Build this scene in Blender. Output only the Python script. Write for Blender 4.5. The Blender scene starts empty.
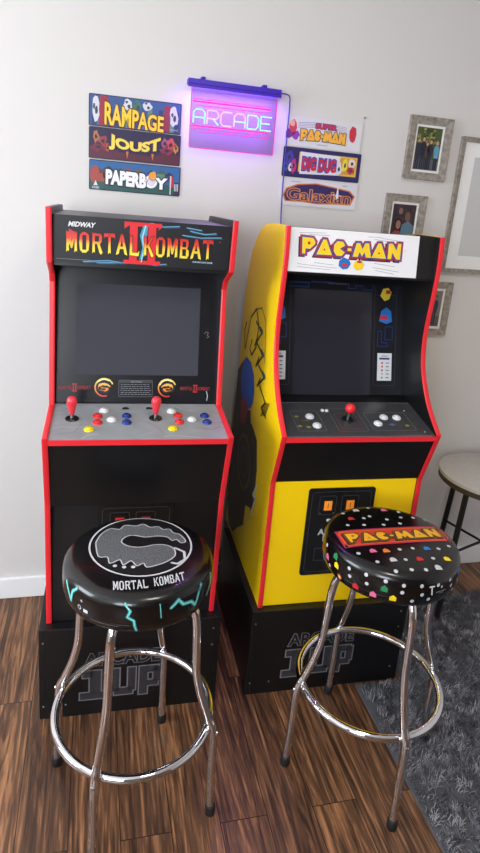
import bpy, bmesh, math, random
from mathutils import Vector, Matrix
from mathutils.geometry import tessellate_polygon
random.seed(7)
C = bpy.context.scene.collection
PI = math.pi

# ------------------------------------------------------------------ materials
def srgb(r, g, b):
    def f(c):
        c /= 255.0
        return c / 12.92 if c <= 0.04045 else ((c + 0.055) / 1.055) ** 2.4
    return (f(r), f(g), f(b), 1.0)

_m = {}
def mat(name, rgb, rough=0.5, metal=0.0, spec=0.5, coat=0.0, emit=None, estr=0.0, noise=0.0, nscale=30.0, bump=0.0):
    if name in _m: return _m[name]
    m = bpy.data.materials.new(name); m.use_nodes = True
    nt = m.node_tree; b = nt.nodes['Principled BSDF']
    b.inputs['Base Color'].default_value = srgb(*rgb)
    b.inputs['Roughness'].default_value = rough
    b.inputs['Metallic'].default_value = metal
    b.inputs['Specular IOR Level'].default_value = spec
    b.inputs['Coat Weight'].default_value = coat
    b.inputs['Coat Roughness'].default_value = 0.05
    if emit:
        b.inputs['Emission Color'].default_value = srgb(*emit)
        b.inputs['Emission Strength'].default_value = estr
    if noise or bump:
        tc = nt.nodes.new('ShaderNodeTexCoord'); n = nt.nodes.new('ShaderNodeTexNoise')
        n.inputs['Scale'].default_value = nscale; n.inputs['Detail'].default_value = 6
        nt.links.new(tc.outputs['Object'], n.inputs['Vector'])
        if noise:
            r = nt.nodes.new('ShaderNodeValToRGB')
            c = srgb(*rgb)
            r.color_ramp.elements[0].position = 0.3; r.color_ramp.elements[1].position = 0.7
            r.color_ramp.elements[0].color = tuple(x * (1 - noise) for x in c[:3]) + (1,)
            r.color_ramp.elements[1].color = tuple(min(1, x * (1 + noise)) for x in c[:3]) + (1,)
            nt.links.new(n.outputs['Fac'], r.inputs['Fac']); nt.links.new(r.outputs['Color'], b.inputs['Base Color'])
        if bump:
            bp = nt.nodes.new('ShaderNodeBump'); bp.inputs['Strength'].default_value = bump
            bp.inputs['Distance'].default_value = 0.002
            nt.links.new(n.outputs['Fac'], bp.inputs['Height']); nt.links.new(bp.outputs['Normal'], b.inputs['Normal'])
    _m[name] = m
    return m

def ink(rgb, rough=0.45):
    return mat('ink_%d_%d_%d' % rgb, rgb, rough)

def wood_floor():
    m = bpy.data.materials.new('walnut_planks'); m.use_nodes = True
    nt = m.node_tree; N = nt.nodes; L = nt.links; b = N['Principled BSDF']
    tc = N.new('ShaderNodeTexCoord')
    mp = N.new('ShaderNodeMapping'); mp.inputs['Rotation'].default_value = (0, 0, PI / 2)
    mp.inputs['Location'].default_value = (0.27, 0.045, 0)
    L.new(tc.outputs['Object'], mp.inputs['Vector'])
    br = N.new('ShaderNodeTexBrick')
    br.inputs['Scale'].default_value = 1.0
    br.inputs['Brick Width'].default_value = 1.25; br.inputs['Row Height'].default_value = 0.125
    br.inputs['Mortar Size'].default_value = 0.0012; br.inputs['Mortar Smooth'].default_value = 0.2
    br.offset = 0.37; br.inputs['Bias'].default_value = 0.0
    br.inputs['Color1'].default_value = (0, 0, 0, 1); br.inputs['Color2'].default_value = (1, 1, 1, 1)
    br.inputs['Mortar'].default_value = (0.5, 0.5, 0.5, 1)
    L.new(mp.outputs['Vector'], br.inputs['Vector'])
    # grain: noise stretched along the boards, shifted from board to board
    sh = N.new('ShaderNodeVectorMath'); sh.operation = 'MULTIPLY_ADD'
    sh.inputs[1].default_value = (7, 3, 5)
    L.new(br.outputs['Color'], sh.inputs[0])
    m2 = N.new('ShaderNodeMapping'); m2.inputs['Scale'].default_value = (17, 1.0, 1)
    L.new(tc.outputs['Object'], m2.inputs['Vector']); L.new(m2.outputs['Vector'], sh.inputs[2])
    n1 = N.new('ShaderNodeTexNoise'); n1.inputs['Scale'].default_value = 2.2; n1.inputs['Detail'].default_value = 8
    n1.inputs['Roughness'].default_value = 0.62; n1.inputs['Distortion'].default_value = 2.0
    L.new(sh.outputs[0], n1.inputs['Vector'])
    wv = N.new('ShaderNodeTexNoise'); wv.inputs['Scale'].default_value = 9; wv.inputs['Detail'].default_value = 4
    L.new(sh.outputs[0], wv.inputs['Vector'])
    mx = N.new('ShaderNodeMath'); mx.operation = 'MULTIPLY_ADD'; mx.inputs[1].default_value = 0.45
    L.new(wv.outputs['Fac'], mx.inputs[0]); L.new(n1.outputs['Fac'], mx.inputs[2])
    ad = N.new('ShaderNodeMath'); ad.operation = 'MULTIPLY_ADD'; ad.inputs[1].default_value = 0.10
    L.new(br.outputs['Color'], ad.inputs[0]); L.new(mx.outputs[0], ad.inputs[2])
    r = N.new('ShaderNodeValToRGB'); e = r.color_ramp.elements
    e[0].position = 0.50; e[0].color = srgb(34, 22, 16)
    e[1].position = 1.02; e[1].color = srgb(176, 124, 84)
    k = e.new(0.64); k.color = srgb(66, 43, 30)
    k = e.new(0.78); k.color = srgb(100, 68, 46)
    L.new(ad.outputs[0], r.inputs['Fac'])
    mo = N.new('ShaderNodeMix'); mo.data_type = 'RGBA'
    L.new(br.outputs['Fac'], mo.inputs[0]); L.new(r.outputs['Color'], mo.inputs[6]); mo.inputs[7].default_value = srgb(22, 14, 10)
    L.new(mo.outputs[2], b.inputs['Base Color'])
    b.inputs['Roughness'].default_value = 0.38
    bp = N.new('ShaderNodeBump'); bp.inputs['Strength'].default_value = 0.25; bp.inputs['Distance'].default_value = 0.002
    L.new(mx.outputs[0], bp.inputs['Height']); L.new(bp.outputs['Normal'], b.inputs['Normal'])
    return m

def frame_wood():
    m = bpy.data.materials.new('weathered_grey_wood'); m.use_nodes = True
    nt = m.node_tree; N = nt.nodes; L = nt.links; b = N['Principled BSDF']
    tc = N.new('ShaderNodeTexCoord'); n = N.new('ShaderNodeTexNoise'); n.inputs['Scale'].default_value = 60
    n.inputs['Detail'].default_value = 8
    L.new(tc.outputs['Object'], n.inputs['Vector'])
    r = N.new('ShaderNodeValToRGB'); r.color_ramp.elements[0].position = 0.3; r.color_ramp.elements[1].position = 0.7
    r.color_ramp.elements[0].color = srgb(116, 108, 98); r.color_ramp.elements[1].color = srgb(164, 156, 145)
    L.new(n.outputs['Fac'], r.inputs['Fac']); L.new(r.outputs['Color'], b.inputs['Base Color'])
    b.inputs['Roughness'].default_value = 0.7
    return m

def gradient_ink(name, stops, v0, v1, axis=1):
    m = bpy.data.materials.new(name); m.use_nodes = True
    nt = m.node_tree; N = nt.nodes; L = nt.links; b = N['Principled BSDF']
    tc = N.new('ShaderNodeTexCoord'); s = N.new('ShaderNodeSeparateXYZ'); L.new(tc.outputs['Object'], s.inputs[0])
    mr = N.new('ShaderNodeMapRange'); mr.inputs['From Min'].default_value = v0; mr.inputs['From Max'].default_value = v1
    L.new(s.outputs[axis], mr.inputs['Value'])
    r = N.new('ShaderNodeValToRGB'); e = r.color_ramp.elements
    e[0].position = stops[0][0]; e[0].color = srgb(*stops[0][1]); e[1].position = stops[-1][0]; e[1].color = srgb(*stops[-1][1])
    for p, c in stops[1:-1]:
        k = e.new(p); k.color = srgb(*c)
    L.new(mr.outputs[0], r.inputs['Fac']); L.new(r.outputs['Color'], b.inputs['Base Color'])
    b.inputs['Roughness'].default_value = 0.4
    return m

def emission(name, rgb, s, mixt=None):
    m = bpy.data.materials.new(name); m.use_nodes = True
    nt = m.node_tree; nt.nodes.clear()
    o = nt.nodes.new('ShaderNodeOutputMaterial'); e = nt.nodes.new('ShaderNodeEmission')
    e.inputs['Color'].default_value = srgb(*rgb); e.inputs['Strength'].default_value = s
    if mixt is None:
        nt.links.new(e.outputs[0], o.inputs[0])
    else:
        t = nt.nodes.new('ShaderNodeBsdfTransparent'); mx = nt.nodes.new('ShaderNodeMixShader'); mx.inputs[0].default_value = mixt
        g = nt.nodes.new('ShaderNodeBsdfGlossy'); g.inputs['Roughness'].default_value = 0.05
        a = nt.nodes.new('ShaderNodeMixShader'); a.inputs[0].default_value = 0.04
        nt.links.new(t.outputs[0], mx.inputs[1]); nt.links.new(e.outputs[0], mx.inputs[2])
        nt.links.new(mx.outputs[0], a.inputs[1]); nt.links.new(g.outputs[0], a.inputs[2])
        nt.links.new(a.outputs[0], o.inputs[0])
    return m

WALL = mat('warm_white_paint', (212, 208, 204), 0.75, bump=0.08, nscale=300)
CEIL = mat('ceiling_paint', (238, 236, 232), 0.85)
TRIM = mat('white_trim_paint', (236, 236, 234), 0.45)
FLOOR = wood_floor()
BLACK = mat('black_laminate', (17, 17, 20), 0.42, noise=0.12, nscale=180)
BLACKS = mat('black_smooth_board', (15, 15, 17), 0.36)
BEZEL = mat('bezel_print', (19, 20, 25), 0.3, spec=0.4)
RISER = mat('riser_black_board', (14, 14, 16), 0.40, noise=0.1, nscale=160)
RED = mat('red_edge_moulding', (226, 38, 48), 0.38)
YELLOW = mat('yellow_print', (255, 212, 6), 0.35)
CHROME = mat('chrome', (225, 225, 228), 0.045, metal=1.0)
STEEL = mat('steel_screw', (170, 170, 172), 0.3, metal=1.0)
RUBBER = mat('black_rubber', (18, 18, 18), 0.6)
VINYL = mat('black_vinyl', (10, 10, 11), 0.22, coat=0.15, bump=0.06, nscale=220)
SCREEN = mat('lcd_screen', (64, 66, 74), 0.10, spec=0.7)
SCREEND = mat('lcd_screen_dark', (42, 42, 52), 0.10, spec=0.7)
DECKG = mat('grey_deck_print', (146, 150, 154), 0.38, noise=0.08, nscale=22)
DECKD = mat('dark_deck_overlay', (66, 66, 68), 0.22, noise=0.12, nscale=60)
PLEX = mat('plastic_black', (24, 25, 27), 0.22)
BRED = mat('red_button_plastic', (222, 40, 46), 0.25)
BWHT = mat('white_button_plastic', (224, 226, 226), 0.25)
BBLU = mat('blue_button_plastic', (30, 52, 132), 0.25)
BYEL = mat('yellow_button_plastic', (240, 208, 20), 0.25)
BAT = mat('red_bat_handle', (226, 52, 66), 0.3)
FWOOD = frame_wood()
MATB = mat('white_mat_board', (232, 231, 228), 0.8)

# ------------------------------------------------------------------ object helpers
def link(name, me, m=None, parent=None, M=None, smooth=False):
    o = bpy.data.objects.new(name, me); C.objects.link(o)
    if m is not None:
        for x in (m if isinstance(m, (list, tuple)) else [m]): me.materials.append(x)
    if parent is not None: o.parent = parent
    if M is not None: o.matrix_local = M
    if smooth:
        for p in me.polygons: p.use_smooth = True
    return o

def obj(name, bm, m, parent=None, M=None, smooth=False, bevel=0.0, angle=None):
    bmesh.ops.recalc_face_normals(bm, faces=bm.faces)
    me = bpy.data.meshes.new(name); bm.to_mesh(me); bm.free()
    o = link(name, me, m, parent, M, smooth)
    if smooth and angle:
        try: me.set_sharp_from_angle(angle=angle)
        except Exception: pass
    if bevel:
        md = o.modifiers.new('bevel', 'BEVEL'); md.width = bevel; md.segments = 2; md.limit_method = 'ANGLE'
    return o

def thing(name, label, cat, loc=(0, 0, 0), rz=0.0, group=None):
    o = bpy.data.objects.new(name, None); C.objects.link(o)
    o.location = loc; o.rotation_euler = (0, 0, rz); o.empty_display_size = 0.05
    o['label'] = label; o['category'] = cat
    if group: o['group'] = group
    bpy.context.view_layer.update()
    return o
def tag(o, label, cat, group=None):
    o['label'] = label; o['category'] = cat
    if group: o['group'] = group
    return o
def structure(name, bm, m, parent=None, bevel=0.0):
    o = obj(name, bm, m, parent, bevel=bevel)
    if parent is None: o['kind'] = 'structure'
    return o

def box(bm, x0, x1, y0, y1, z0, z1):
    v = [bm.verts.new(p) for p in ((x0,y0,z0),(x1,y0,z0),(x1,y1,z0),(x0,y1,z0),(x0,y0,z1),(x1,y0,z1),(x1,y1,z1),(x0,y1,z1))]
    for f in ((0,3,2,1),(4,5,6,7),(0,1,5,4),(1,2,6,5),(2,3,7,6),(3,0,4,7)): bm.faces.new([v[i] for i in f])
    return bm
def B(*a):
    return box(bmesh.new(), *a)

def prism(bm, pts, h0, h1, f=lambda u, v, h: (u, v, h)):
    """closed polygon (u,v) extruded from h0 to h1; f maps to 3-D"""
    a = [bm.verts.new(f(u, v, h0)) for u, v in pts]; b = [bm.verts.new(f(u, v, h1)) for u, v in pts]
    n = len(pts)
    for i in range(n): bm.faces.new((a[i], a[(i+1) % n], b[(i+1) % n], b[i]))
    tri = tessellate_polygon([[Vector((u, v, 0)) for u, v in pts]])
    for t in tri:
        try:
            bm.faces.new([a[i] for i in t]); bm.faces.new([b[i] for i in reversed(t)])
        except ValueError: pass
    return bm

def lathe(bm, prof, seg=32, z=0.0, cx=0.0, cy=0.0):
    rings = []
    for r, h in prof:
        if r < 1e-6: rings.append([bm.verts.new((cx, cy, z + h))])
        else: rings.append([bm.verts.new((cx + r*math.cos(2*PI*i/seg), cy + r*math.sin(2*PI*i/seg), z + h)) for i in range(seg)])
    for a, b in zip(rings, rings[1:]):
        for i in range(seg):
            j = (i+1) % seg
            if len(a) == 1 and len(b) == 1: continue
            if len(a) == 1: bm.faces.new((a[0], b[i], b[j]))
            elif len(b) == 1: bm.faces.new((a[i], a[j], b[0]))
            else: bm.faces.new((a[i], a[j], b[j], b[i]))
    return bm

def catmull(P, n=8):
    P = [Vector(p) for p in P]; out = []
    for i in range(len(P)-1):
        a = P[max(i-1, 0)]; b = P[i]; c = P[i+1]; d = P[min(i+2, len(P)-1)]
        for k in range(n):
            t = k/n
            out.append(0.5*((2*b)+(c-a)*t+(2*a-5*b+4*c-d)*t*t+(3*b-a-3*c+d)*t**3))
    out.append(P[-1]); return out

def tube(bm, P, r, seg=12, closed=False):
    P = [Vector(p) for p in P]; n = len(P); rings = []; prev = None
    for i in range(n):
        if closed: t = (P[(i+1) % n]-P[i-1]).normalized()
        else: t = (P[min(i+1, n-1)]-P[max(i-1, 0)]).normalized()
        if prev is None:
            ref = Vector((0, 0, 1)) if abs(t.z) < 0.9 else Vector((1, 0, 0)); u = t.cross(ref).normalized()
        else: u = (prev - t*prev.dot(t)).normalized()
        prev = u; w = t.cross(u); rr = r[i] if isinstance(r, (list, tuple)) else r
        rings.append([bm.verts.new(P[i]+(u*math.cos(2*PI*k/seg)+w*math.sin(2*PI*k/seg))*rr) for k in range(seg)])
    for i in range(n if closed else n-1):
        a = rings[i]; b = rings[(i+1) % n]
        for k in range(seg): bm.faces.new((a[k], a[(k+1) % seg], b[(k+1) % seg], b[k]))
    if not closed:
        bm.faces.new(list(reversed(rings[0]))); bm.faces.new(rings[-1])
    return bm

def rrect(x0, y0, x1, y1, r, n=5):
    pts = []
    for cx, cy, a in ((x1-r, y1-r, 0), (x0+r, y1-r, PI/2), (x0+r, y0+r, PI), (x1-r, y0+r, 3*PI/2)):
        for k in range(n+1):
            t = a + PI/2*k/n; pts.append((cx+r*math.cos(t), cy+r*math.sin(t)))
    return pts

_tc = {}
def text_mesh(body, offset=0.0):
    """(verts2d, faces) of the built-in font at size 1"""
    key = (body, round(offset, 4))
    if key in _tc: return _tc[key]
    cu = bpy.data.curves.new('tmp', 'FONT'); cu.body = body; cu.size = 1.0; cu.offset = offset; cu.resolution_u = 3
    o = bpy.data.objects.new('tmp', cu); C.objects.link(o)
    dg = bpy.context.evaluated_depsgraph_get(); ev = o.evaluated_get(dg); me = ev.to_mesh()
    vs = [(v.co.x, v.co.y) for v in me.vertices]; fs = [tuple(p.vertices) for p in me.polygons]
    ev.to_mesh_clear(); bpy.data.objects.remove(o); bpy.data.curves.remove(cu)
    _tc[key] = (vs, fs); return _tc[key]

EPS = 0.00035
class Art:
    """flat print: shapes in a (u,v) plane, stacked in layers, joined in one mesh with several inks"""
    def __init__(s, fmap=None, sub=None):
        s.bm = bmesh.new(); s.mats = []; s.f = fmap or (lambda u, v, h: (u, v, h)); s.sub = sub; s.h0 = 0.0
    def mi(s, m):
        if isinstance(m, tuple): m = ink(m)
        if m not in s.mats: s.mats.append(m)
        return s.mats.index(m)
    def tri(s, a, b, c, i, h, d=0):
        if s.sub:
            L = [(math.dist(a, b), 0), (math.dist(b, c), 1), (math.dist(c, a), 2)]; L.sort(reverse=True)
            if L[0][0] > s.sub and d < 9:
                P = (a, b, c); k = L[0][1]; p, q, r = P[k], P[(k+1) % 3], P[(k+2) % 3]
                mid = ((p[0]+q[0])/2, (p[1]+q[1])/2)
                s.tri(p, mid, r, i, h, d+1); s.tri(mid, q, r, i, h, d+1); return
        try:
            f = s.bm.faces.new([s.bm.verts.new(s.f(p[0], p[1], h)) for p in (a, b, c)]); f.material_index = i
        except ValueError: pass
    def poly(s, pts, m, layer=1):
        i = s.mi(m); h = s.h0 + layer*EPS
        for t in tessellate_polygon([[Vector((p[0], p[1], 0)) for p in pts]]):
            a, b, c = [pts[k] for k in t]
            if (b[0]-a[0])*(c[1]-a[1])-(b[1]-a[1])*(c[0]-a[0]) < 0: b, c = c, b
            s.tri(a, b, c, i, h)
        return s
    def rect(s, x0, y0, x1, y1, m, layer=1): return s.poly([(x0,y0),(x1,y0),(x1,y1),(x0,y1)], m, layer)
    def disc(s, x, y, rx, m, layer=1, ry=None, n=20, rot=0.0):
        ry = ry or rx
        return s.poly([(x+rx*math.cos(2*PI*k/n)*math.cos(rot)-ry*math.sin(2*PI*k/n)*math.sin(rot),
                        y+rx*math.cos(2*PI*k/n)*math.sin(rot)+ry*math.sin(2*PI*k/n)*math.cos(rot)) for k in range(n)], m, layer)
    def stroke(s, pts, w, m, layer=1, closed=False, joint=True):
        P = list(pts) + ([pts[0]] if closed else [])
        for (x0, y0), (x1, y1) in zip(P, P[1:]):
            L = math.hypot(x1-x0, y1-y0)
            if L < 1e-7: continue
            nx, ny = -(y1-y0)/L*w/2, (x1-x0)/L*w/2
            s.poly([(x0-nx, y0-ny), (x1-nx, y1-ny), (x1+nx, y1+ny), (x0+nx, y0+ny)], m, layer)
        if joint:
            for x, y in P: s.disc(x, y, w/2, m, layer+0.15, n=6)
        return s
    def ring(s, x, y, r0, r1, m, layer=1, a0=0, a1=2*PI, n=40, sy=1.0):
        for k in range(n):
            t0 = a0+(a1-a0)*k/n; t1 = a0+(a1-a0)*(k+1)/n
            s.poly([(x+r0*math.cos(t0), y+sy*r0*math.sin(t0)), (x+r1*math.cos(t0), y+sy*r1*math.sin(t0)),
                    (x+r1*math.cos(t1), y+sy*r1*math.sin(t1)), (x+r0*math.cos(t1), y+sy*r0*math.sin(t1))], m, layer)
        return s
    def blob(s, x, y, rx, ry, m, layer=1, n=11, j=0.25, seed=0):
        rd = random.Random(seed*97+int((x+5)*1e4)+int((y+5)*1e4))
        return s.poly([(x+rx*(1+rd.uniform(-j, j))*math.cos(2*PI*k/n), y+ry*(1+rd.uniform(-j, j))*math.sin(2*PI*k/n)) for k in range(n)], m, layer)
    def text(s, body, x0, y0, x1, y1, m, layer=1, off=0.0, shear=0.0, warp=None):
        bv, _ = text_mesh(body, 0.0)
        ax = min(v[0] for v in bv); bx = max(v[0] for v in bv); ay = min(v[1] for v in bv); by = max(v[1] for v in bv)
        vs, fs = text_mesh(body, off)
        W = x1-x0; H = y1-y0
        def g(p):
            u = (p[0]-ax)/(bx-ax); v = (p[1]-ay)/(by-ay)
            X = x0+u*W+shear*v*H; Y = y0+v*H
            return warp(X, Y, u, v) if warp else (X, Y)
        i = s.mi(m); h = s.h0+layer*EPS; Q = [g(p) for p in vs]
        for f in fs:
            for k in range(1, len(f)-1):
                a, b, c = Q[f[0]], Q[f[k]], Q[f[k+1]]
                if (b[0]-a[0])*(c[1]-a[1])-(b[1]-a[1])*(c[0]-a[0]) < 0: b, c = c, b
                s.tri(a, b, c, i, h)
        return s
    def done(s, name, parent=None, M=None):
        me = bpy.data.meshes.new(name); s.bm.to_mesh(me); s.bm.free()
        return link(name, me, s.mats, parent, M)

def plane(o, up, u=(1, 0, 0)):
    """matrix whose x = u, y = up, z = outward normal"""
    o = Vector(o); x = Vector(u).normalized(); y = Vector(up).normalized(); z = x.cross(y)
    return Matrix(((x.x, y.x, z.x, o.x), (x.y, y.y, z.y, o.y), (x.z, y.z, z.z, o.z), (0, 0, 0, 1)))

# ------------------------------------------------------------------ glyphs for drawn lettering
# each glyph: polygons in a unit box, after the blocky wedge lettering of the marquee
PG = {
 'P': [[(0,0),(.30,0),(.30,.30),(.62,.30),(1,.62),(1,.80),(.80,1),(-.05,1)]],
 'A': [[(-.05,0),(1.08,0),(.62,1),(.38,1)]],
 'C': [[(.28,0),(.75,0),(1,.28),(.60,.50),(1,.74),(.75,1),(.28,1),(0,.72),(0,.28)]],
 'M': [[(-.05,0),(.30,0),(.38,.30),(.52,.02),(.66,.30),(.74,0),(1.10,0),(.90,1),(.66,1),(.52,.62),(.38,1),(.14,1)]],
 'N': [[(0,0),(.32,0),(.36,.38),(.66,0),(1,0),(1,1),(.70,1),(.64,.60),(.34,1),(0,1)]],
 '-': [[(0,.36),(1,.36),(1,.62),(0,.62)]],
 'S': [[(0,0),(.8,0),(1,.2),(1,.5),(.35,.62),(1,.75),(1,1),(.2,1),(0,.8),(0,.5),(.65,.36),(0,.25)]],
}
PW = {'P': .15, 'A': .17, 'C': .14, '-': .055, 'M': .20, 'N': .16}
def grow(pts, d):
    cx = sum(p[0] for p in pts)/len(pts); cy = sum(p[1] for p in pts)/len(pts)
    out = []; n = len(pts)
    A = sum(pts[i][0]*pts[(i+1) % n][1]-pts[(i+1) % n][0]*pts[i][1] for i in range(n)); sg = 1 if A > 0 else -1
    for i in range(n):
        a, b, c = pts[i-1], pts[i], pts[(i+1) % n]
        def nr(p, q):
            L = math.hypot(q[0]-p[0], q[1]-p[1]) or 1; return ((q[1]-p[1])/L*sg, -(q[0]-p[0])/L*sg)
        n1, n2 = nr(a, b), nr(b, c); k = 1+n1[0]*n2[0]+n1[1]*n2[1]; k = max(k, 0.35)
        out.append((b[0]+(n1[0]+n2[0])/k*d, b[1]+(n1[1]+n2[1])/k*d))
    return out
def pac_word(art, x0, y0, x1, y1, fill, rim, edge, layer, arc=0.0, tilt=0.0, shadow=None):
    word = 'PAC-MAN'; tot = sum(PW[c] for c in word)+0.018*6; x = 0.0
    for k, ch in enumerate(word):
        w = PW[ch]
        for gl in PG[ch]:
            pts = []
            for (gx, gy) in gl:
                u = (x+gx*w)/tot; s = (u-0.5)*2
                hh = 1+0.18*abs(s)
                pts.append((x0+u*(x1-x0), y0+gy*(y1-y0)*hh + arc*(1-s*s) + tilt*u))
            t = (y1-y0)*0.085
            if shadow: art.poly([(p[0]-t*1.6, p[1]-t*1.4) for p in grow(pts, t*1.1)], shadow, layer)
            art.poly(grow(pts, t*1.5), edge, layer+1); art.poly(grow(pts, t*0.55), rim, layer+2)
            art.poly(grow(pts, -t*0.35), fill, layer+3)
            # counters
            cx = (x+0.5*w)/tot; s = (cx-0.5)*2
            if ch in 'PA':
                uu = x0+cx*(x1-x0); vv = y0+(.66 if ch == 'P' else .36)*(y1-y0)*(1+.18*abs(s))+arc*(1-s*s)+tilt*cx; r = (y1-y0)*0.09
                art.poly([(uu-r, vv-r*.8), (uu+r, vv-r*.8), (uu, vv+r)] if ch == 'A' else [(uu-r, vv-r), (uu+r, vv-r), (uu+r, vv+r), (uu-r, vv+r)], edge, layer+4)
        x += w+0.018

def serif(ch):
    """spiky condensed serif capitals as stroke polygons"""
    st = lambda x: [(x-.11, -.04), (x+.02, .06), (x+.13, 0), (x+.11, .5), (x+.12, 1), (x+.02, .95), (x-.12, 1.05), (x-.09, .5)]
    G = {
     'M': [st(.14), st(.86), [(.10, 1.03), (.30, .98), (.55, .40), (.50, .15), (.42, .20)], [(.90, 1.03), (.70, .98), (.45, .40), (.50, .15), (.58, .20)]],
     'O': [[(.12, .1), (.32, 0), (.32, 1), (.12, .9), (.05, .5)], [(.88, .1), (.68, 0), (.68, 1), (.88, .9), (.95, .5)], [(.2, .88), (.8, .88), (.68, 1.03), (.32, 1.03)], [(.2, .12), (.8, .12), (.68, -.03), (.32, -.03)]],
     'R': [st(.2), [(.2, .88), (.75, .88), (.9, .98), (.2, 1.02)], [(.70, .5), (.92, .58), (.95, .85), (.85, 1.0), (.68, .95)], [(.25, .46), (.8, .46), (.85, .58), (.25, .58)], [(.50, .5), (.72, .5), (1.02, .02), (.85, -.08), (.72, .04)]],
     'T': [st(.5), [(.0, .78), (.08, .86), (.92, .86), (1.0, .78), (.98, 1.04), (.02, 1.04)]],
     'A': [[(-.02, -.04), (.24, .02), (.56, .95), (.48, 1.08), (.38, .98)], [(1.02, -.04), (.76, .02), (.44, .95), (.52, 1.08), (.64, .98)], [(.25, .28), (.75, .28), (.72, .40), (.28, .40)]],
     'L': [st(.22), [(.2, -.02), (.95, -.05), (1.0, .25), (.88, .13), (.2, .13)]],
     'K': [st(.2), [(.28, .45), (.75, 1.0), (.98, 1.06), (.88, .9), (.42, .42)], [(.38, .58), (.52, .62), (1.02, .02), (.86, -.08), (.72, .04)]],
     'B': [st(.2), [(.2, .88), (.72, .88), (.86, .98), (.2, 1.02)], [(.2, -.02), (.78, -.02), (.9, .1), (.2, .12)], [(.3, .48), (.75, .48), (.8, .58), (.3, .58)], [(.66, .54), (.86, .62), (.88, .88), (.76, 1.0), (.64, .9)], [(.68, .5), (.92, .42), (.95, .15), (.82, 0), (.68, .08)]],
     'I': [st(.5)],
    }
    return G.get(ch, [])
def serif_word(art, word, x0, y0, x1, y1, m, layer, edge=None, e=0.002, warp=None, gap=0.12):
    n = len(word); W = (x1-x0)/(n+gap*(n-1)); x = x0
    for ch in word:
        if ch != ' ':
            for gl in serif(ch):
                pts = [(x+a*W, y0+b*(y1-y0)) for a, b in gl]
                if warp: pts = [warp(*p) for p in pts]
                if edge: art.poly(grow(pts, e), edge, layer)
                art.poly(pts, m, layer+1)
        x += W*(1+gap)

# dragon roundel
DRAGON = [(-.93,.15),(-.82,.45),(-.62,.66),(-.42,.60),(-.30,.76),(-.05,.70),(.10,.78),(.24,.62),(.42,.64),(.52,.50),(.66,.52),(.72,.36),(.86,.28),(.95,.02),(.84,-.04),(.76,.10),(.66,.06),(.58,.20),(.36,.26),(.10,.24),(-.16,.34),(-.34,.26),(-.40,.10),(-.26,-.06),(.0,-.12),(.28,-.06),(.52,-.10),(.66,-.24),(.66,-.46),(.52,-.62),(.30,-.74),(.05,-.80),(.0,-.66),(-.14,-.74),(-.24,-.56),(-.40,-.68),(-.46,-.50),(-.66,-.60),(-.70,-.38),(-.88,-.34)]
def dragon(art, x, y, rx, ry, ring_m, body_m, dark, layer, edge=None):
    for k in range(48):
        t0 = 2*PI*k/48; t1 = 2*PI*(k+1)/48
        q = lambda r, t: (x+rx*r*math.cos(t), y+ry*r*math.sin(t))
        art.poly([q(.965, t0), q(1.0, t0), q(1.0, t1), q(.965, t1)], ring_m, layer+1)
    art.disc(x, y, rx*.94, dark, layer, ry=ry*.94, n=40)
    D2 = catmull([(p[0], p[1], 0) for p in DRAGON+DRAGON[:1]], 3)[:-1]
    pts = [(x+p.x*rx*.93, y+p.y*ry*.93) for p in D2]
    if edge: art.stroke(pts, rx*.022, edge, layer+3, closed=True, joint=False)
    art.poly(pts, body_m, layer+2)
    tail = [(.64,-.2),(.80,-.34),(.78,-.58),(.62,-.70),(.52,-.66)]
    art.stroke([(x+a*rx, y+b*ry) for a, b in tail], rx*.05, edge or body_m, layer+3)
    art.stroke([(x+a*rx, y+b*ry) for a, b in [(-.2,-.02),(.1,-.05),(.4,-.02),(.62,-.14)]], rx*.04, dark, layer+4)

# ------------------------------------------------------------------ room
XL, XR, YB, ZC = -2.2, 2.35, -3.6, 2.45
structure('floor', B(XL, XR, YB, 0.0, -0.05, 0.0), FLOOR)
structure('wall_back', B(XL-0.1, XR+0.1, 0.0, 0.1, 0, ZC), WALL)
structure('ceiling', B(XL-0.1, XR+0.1, YB-0.1, 0.1, ZC, ZC+0.06), CEIL)
structure('wall_right', B(XR, XR+0.1, YB, 0.0, 0, ZC), WALL)
def wall_with_hole(name, axis, c0, c1, a0, a1, w0, w1, z0, z1, m=None):
    bm = bmesh.new()
    def bb(p, q, r, s):
        if q-p < 1e-4 or s-r < 1e-4: return
        if axis == 'x': box(bm, c0, c1, p, q, r, s)
        else: box(bm, p, q, c0, c1, r, s)
    bb(a0, w0, 0, ZC); bb(w1, a1, 0, ZC); bb(w0, w1, 0, z0); bb(w0, w1, z1, ZC)
    return structure(name, bm, m or WALL)
LW = (-1.75, -0.45, 0.85, 2.15)      # window in the left wall
RW = (-1.85, -0.50, 0.95, 2.10)        # window in the wall behind the photographer
wall_with_hole('wall_left', 'x', XL-0.1, XL, YB, 0.0, *LW)
wall_with_hole('wall_front', 'y', YB-0.1, YB, XL-0.1, XR+0.1, *RW, mat('reflection_darkening_taupe', (120, 110, 102), 0.8))  # unseen wall, coloured dark so chrome and screens reflect darker
structure('baseboard_back', B(XL, XR, -0.014, -0.0005, 0.0005, 0.088), TRIM, bevel=0.004)
structure('baseboard_left', B(XL+0.0005, XL+0.014, YB, -0.015, 0.0005, 0.088), TRIM, bevel=0.004)
structure('baseboard_right', B(XR-0.014, XR-0.0005, YB, -0.015, 0.0005, 0.088), TRIM, bevel=0.004)
GLASSW = emission('daylit_window_glass', (225, 236, 255), 6.0)
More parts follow.
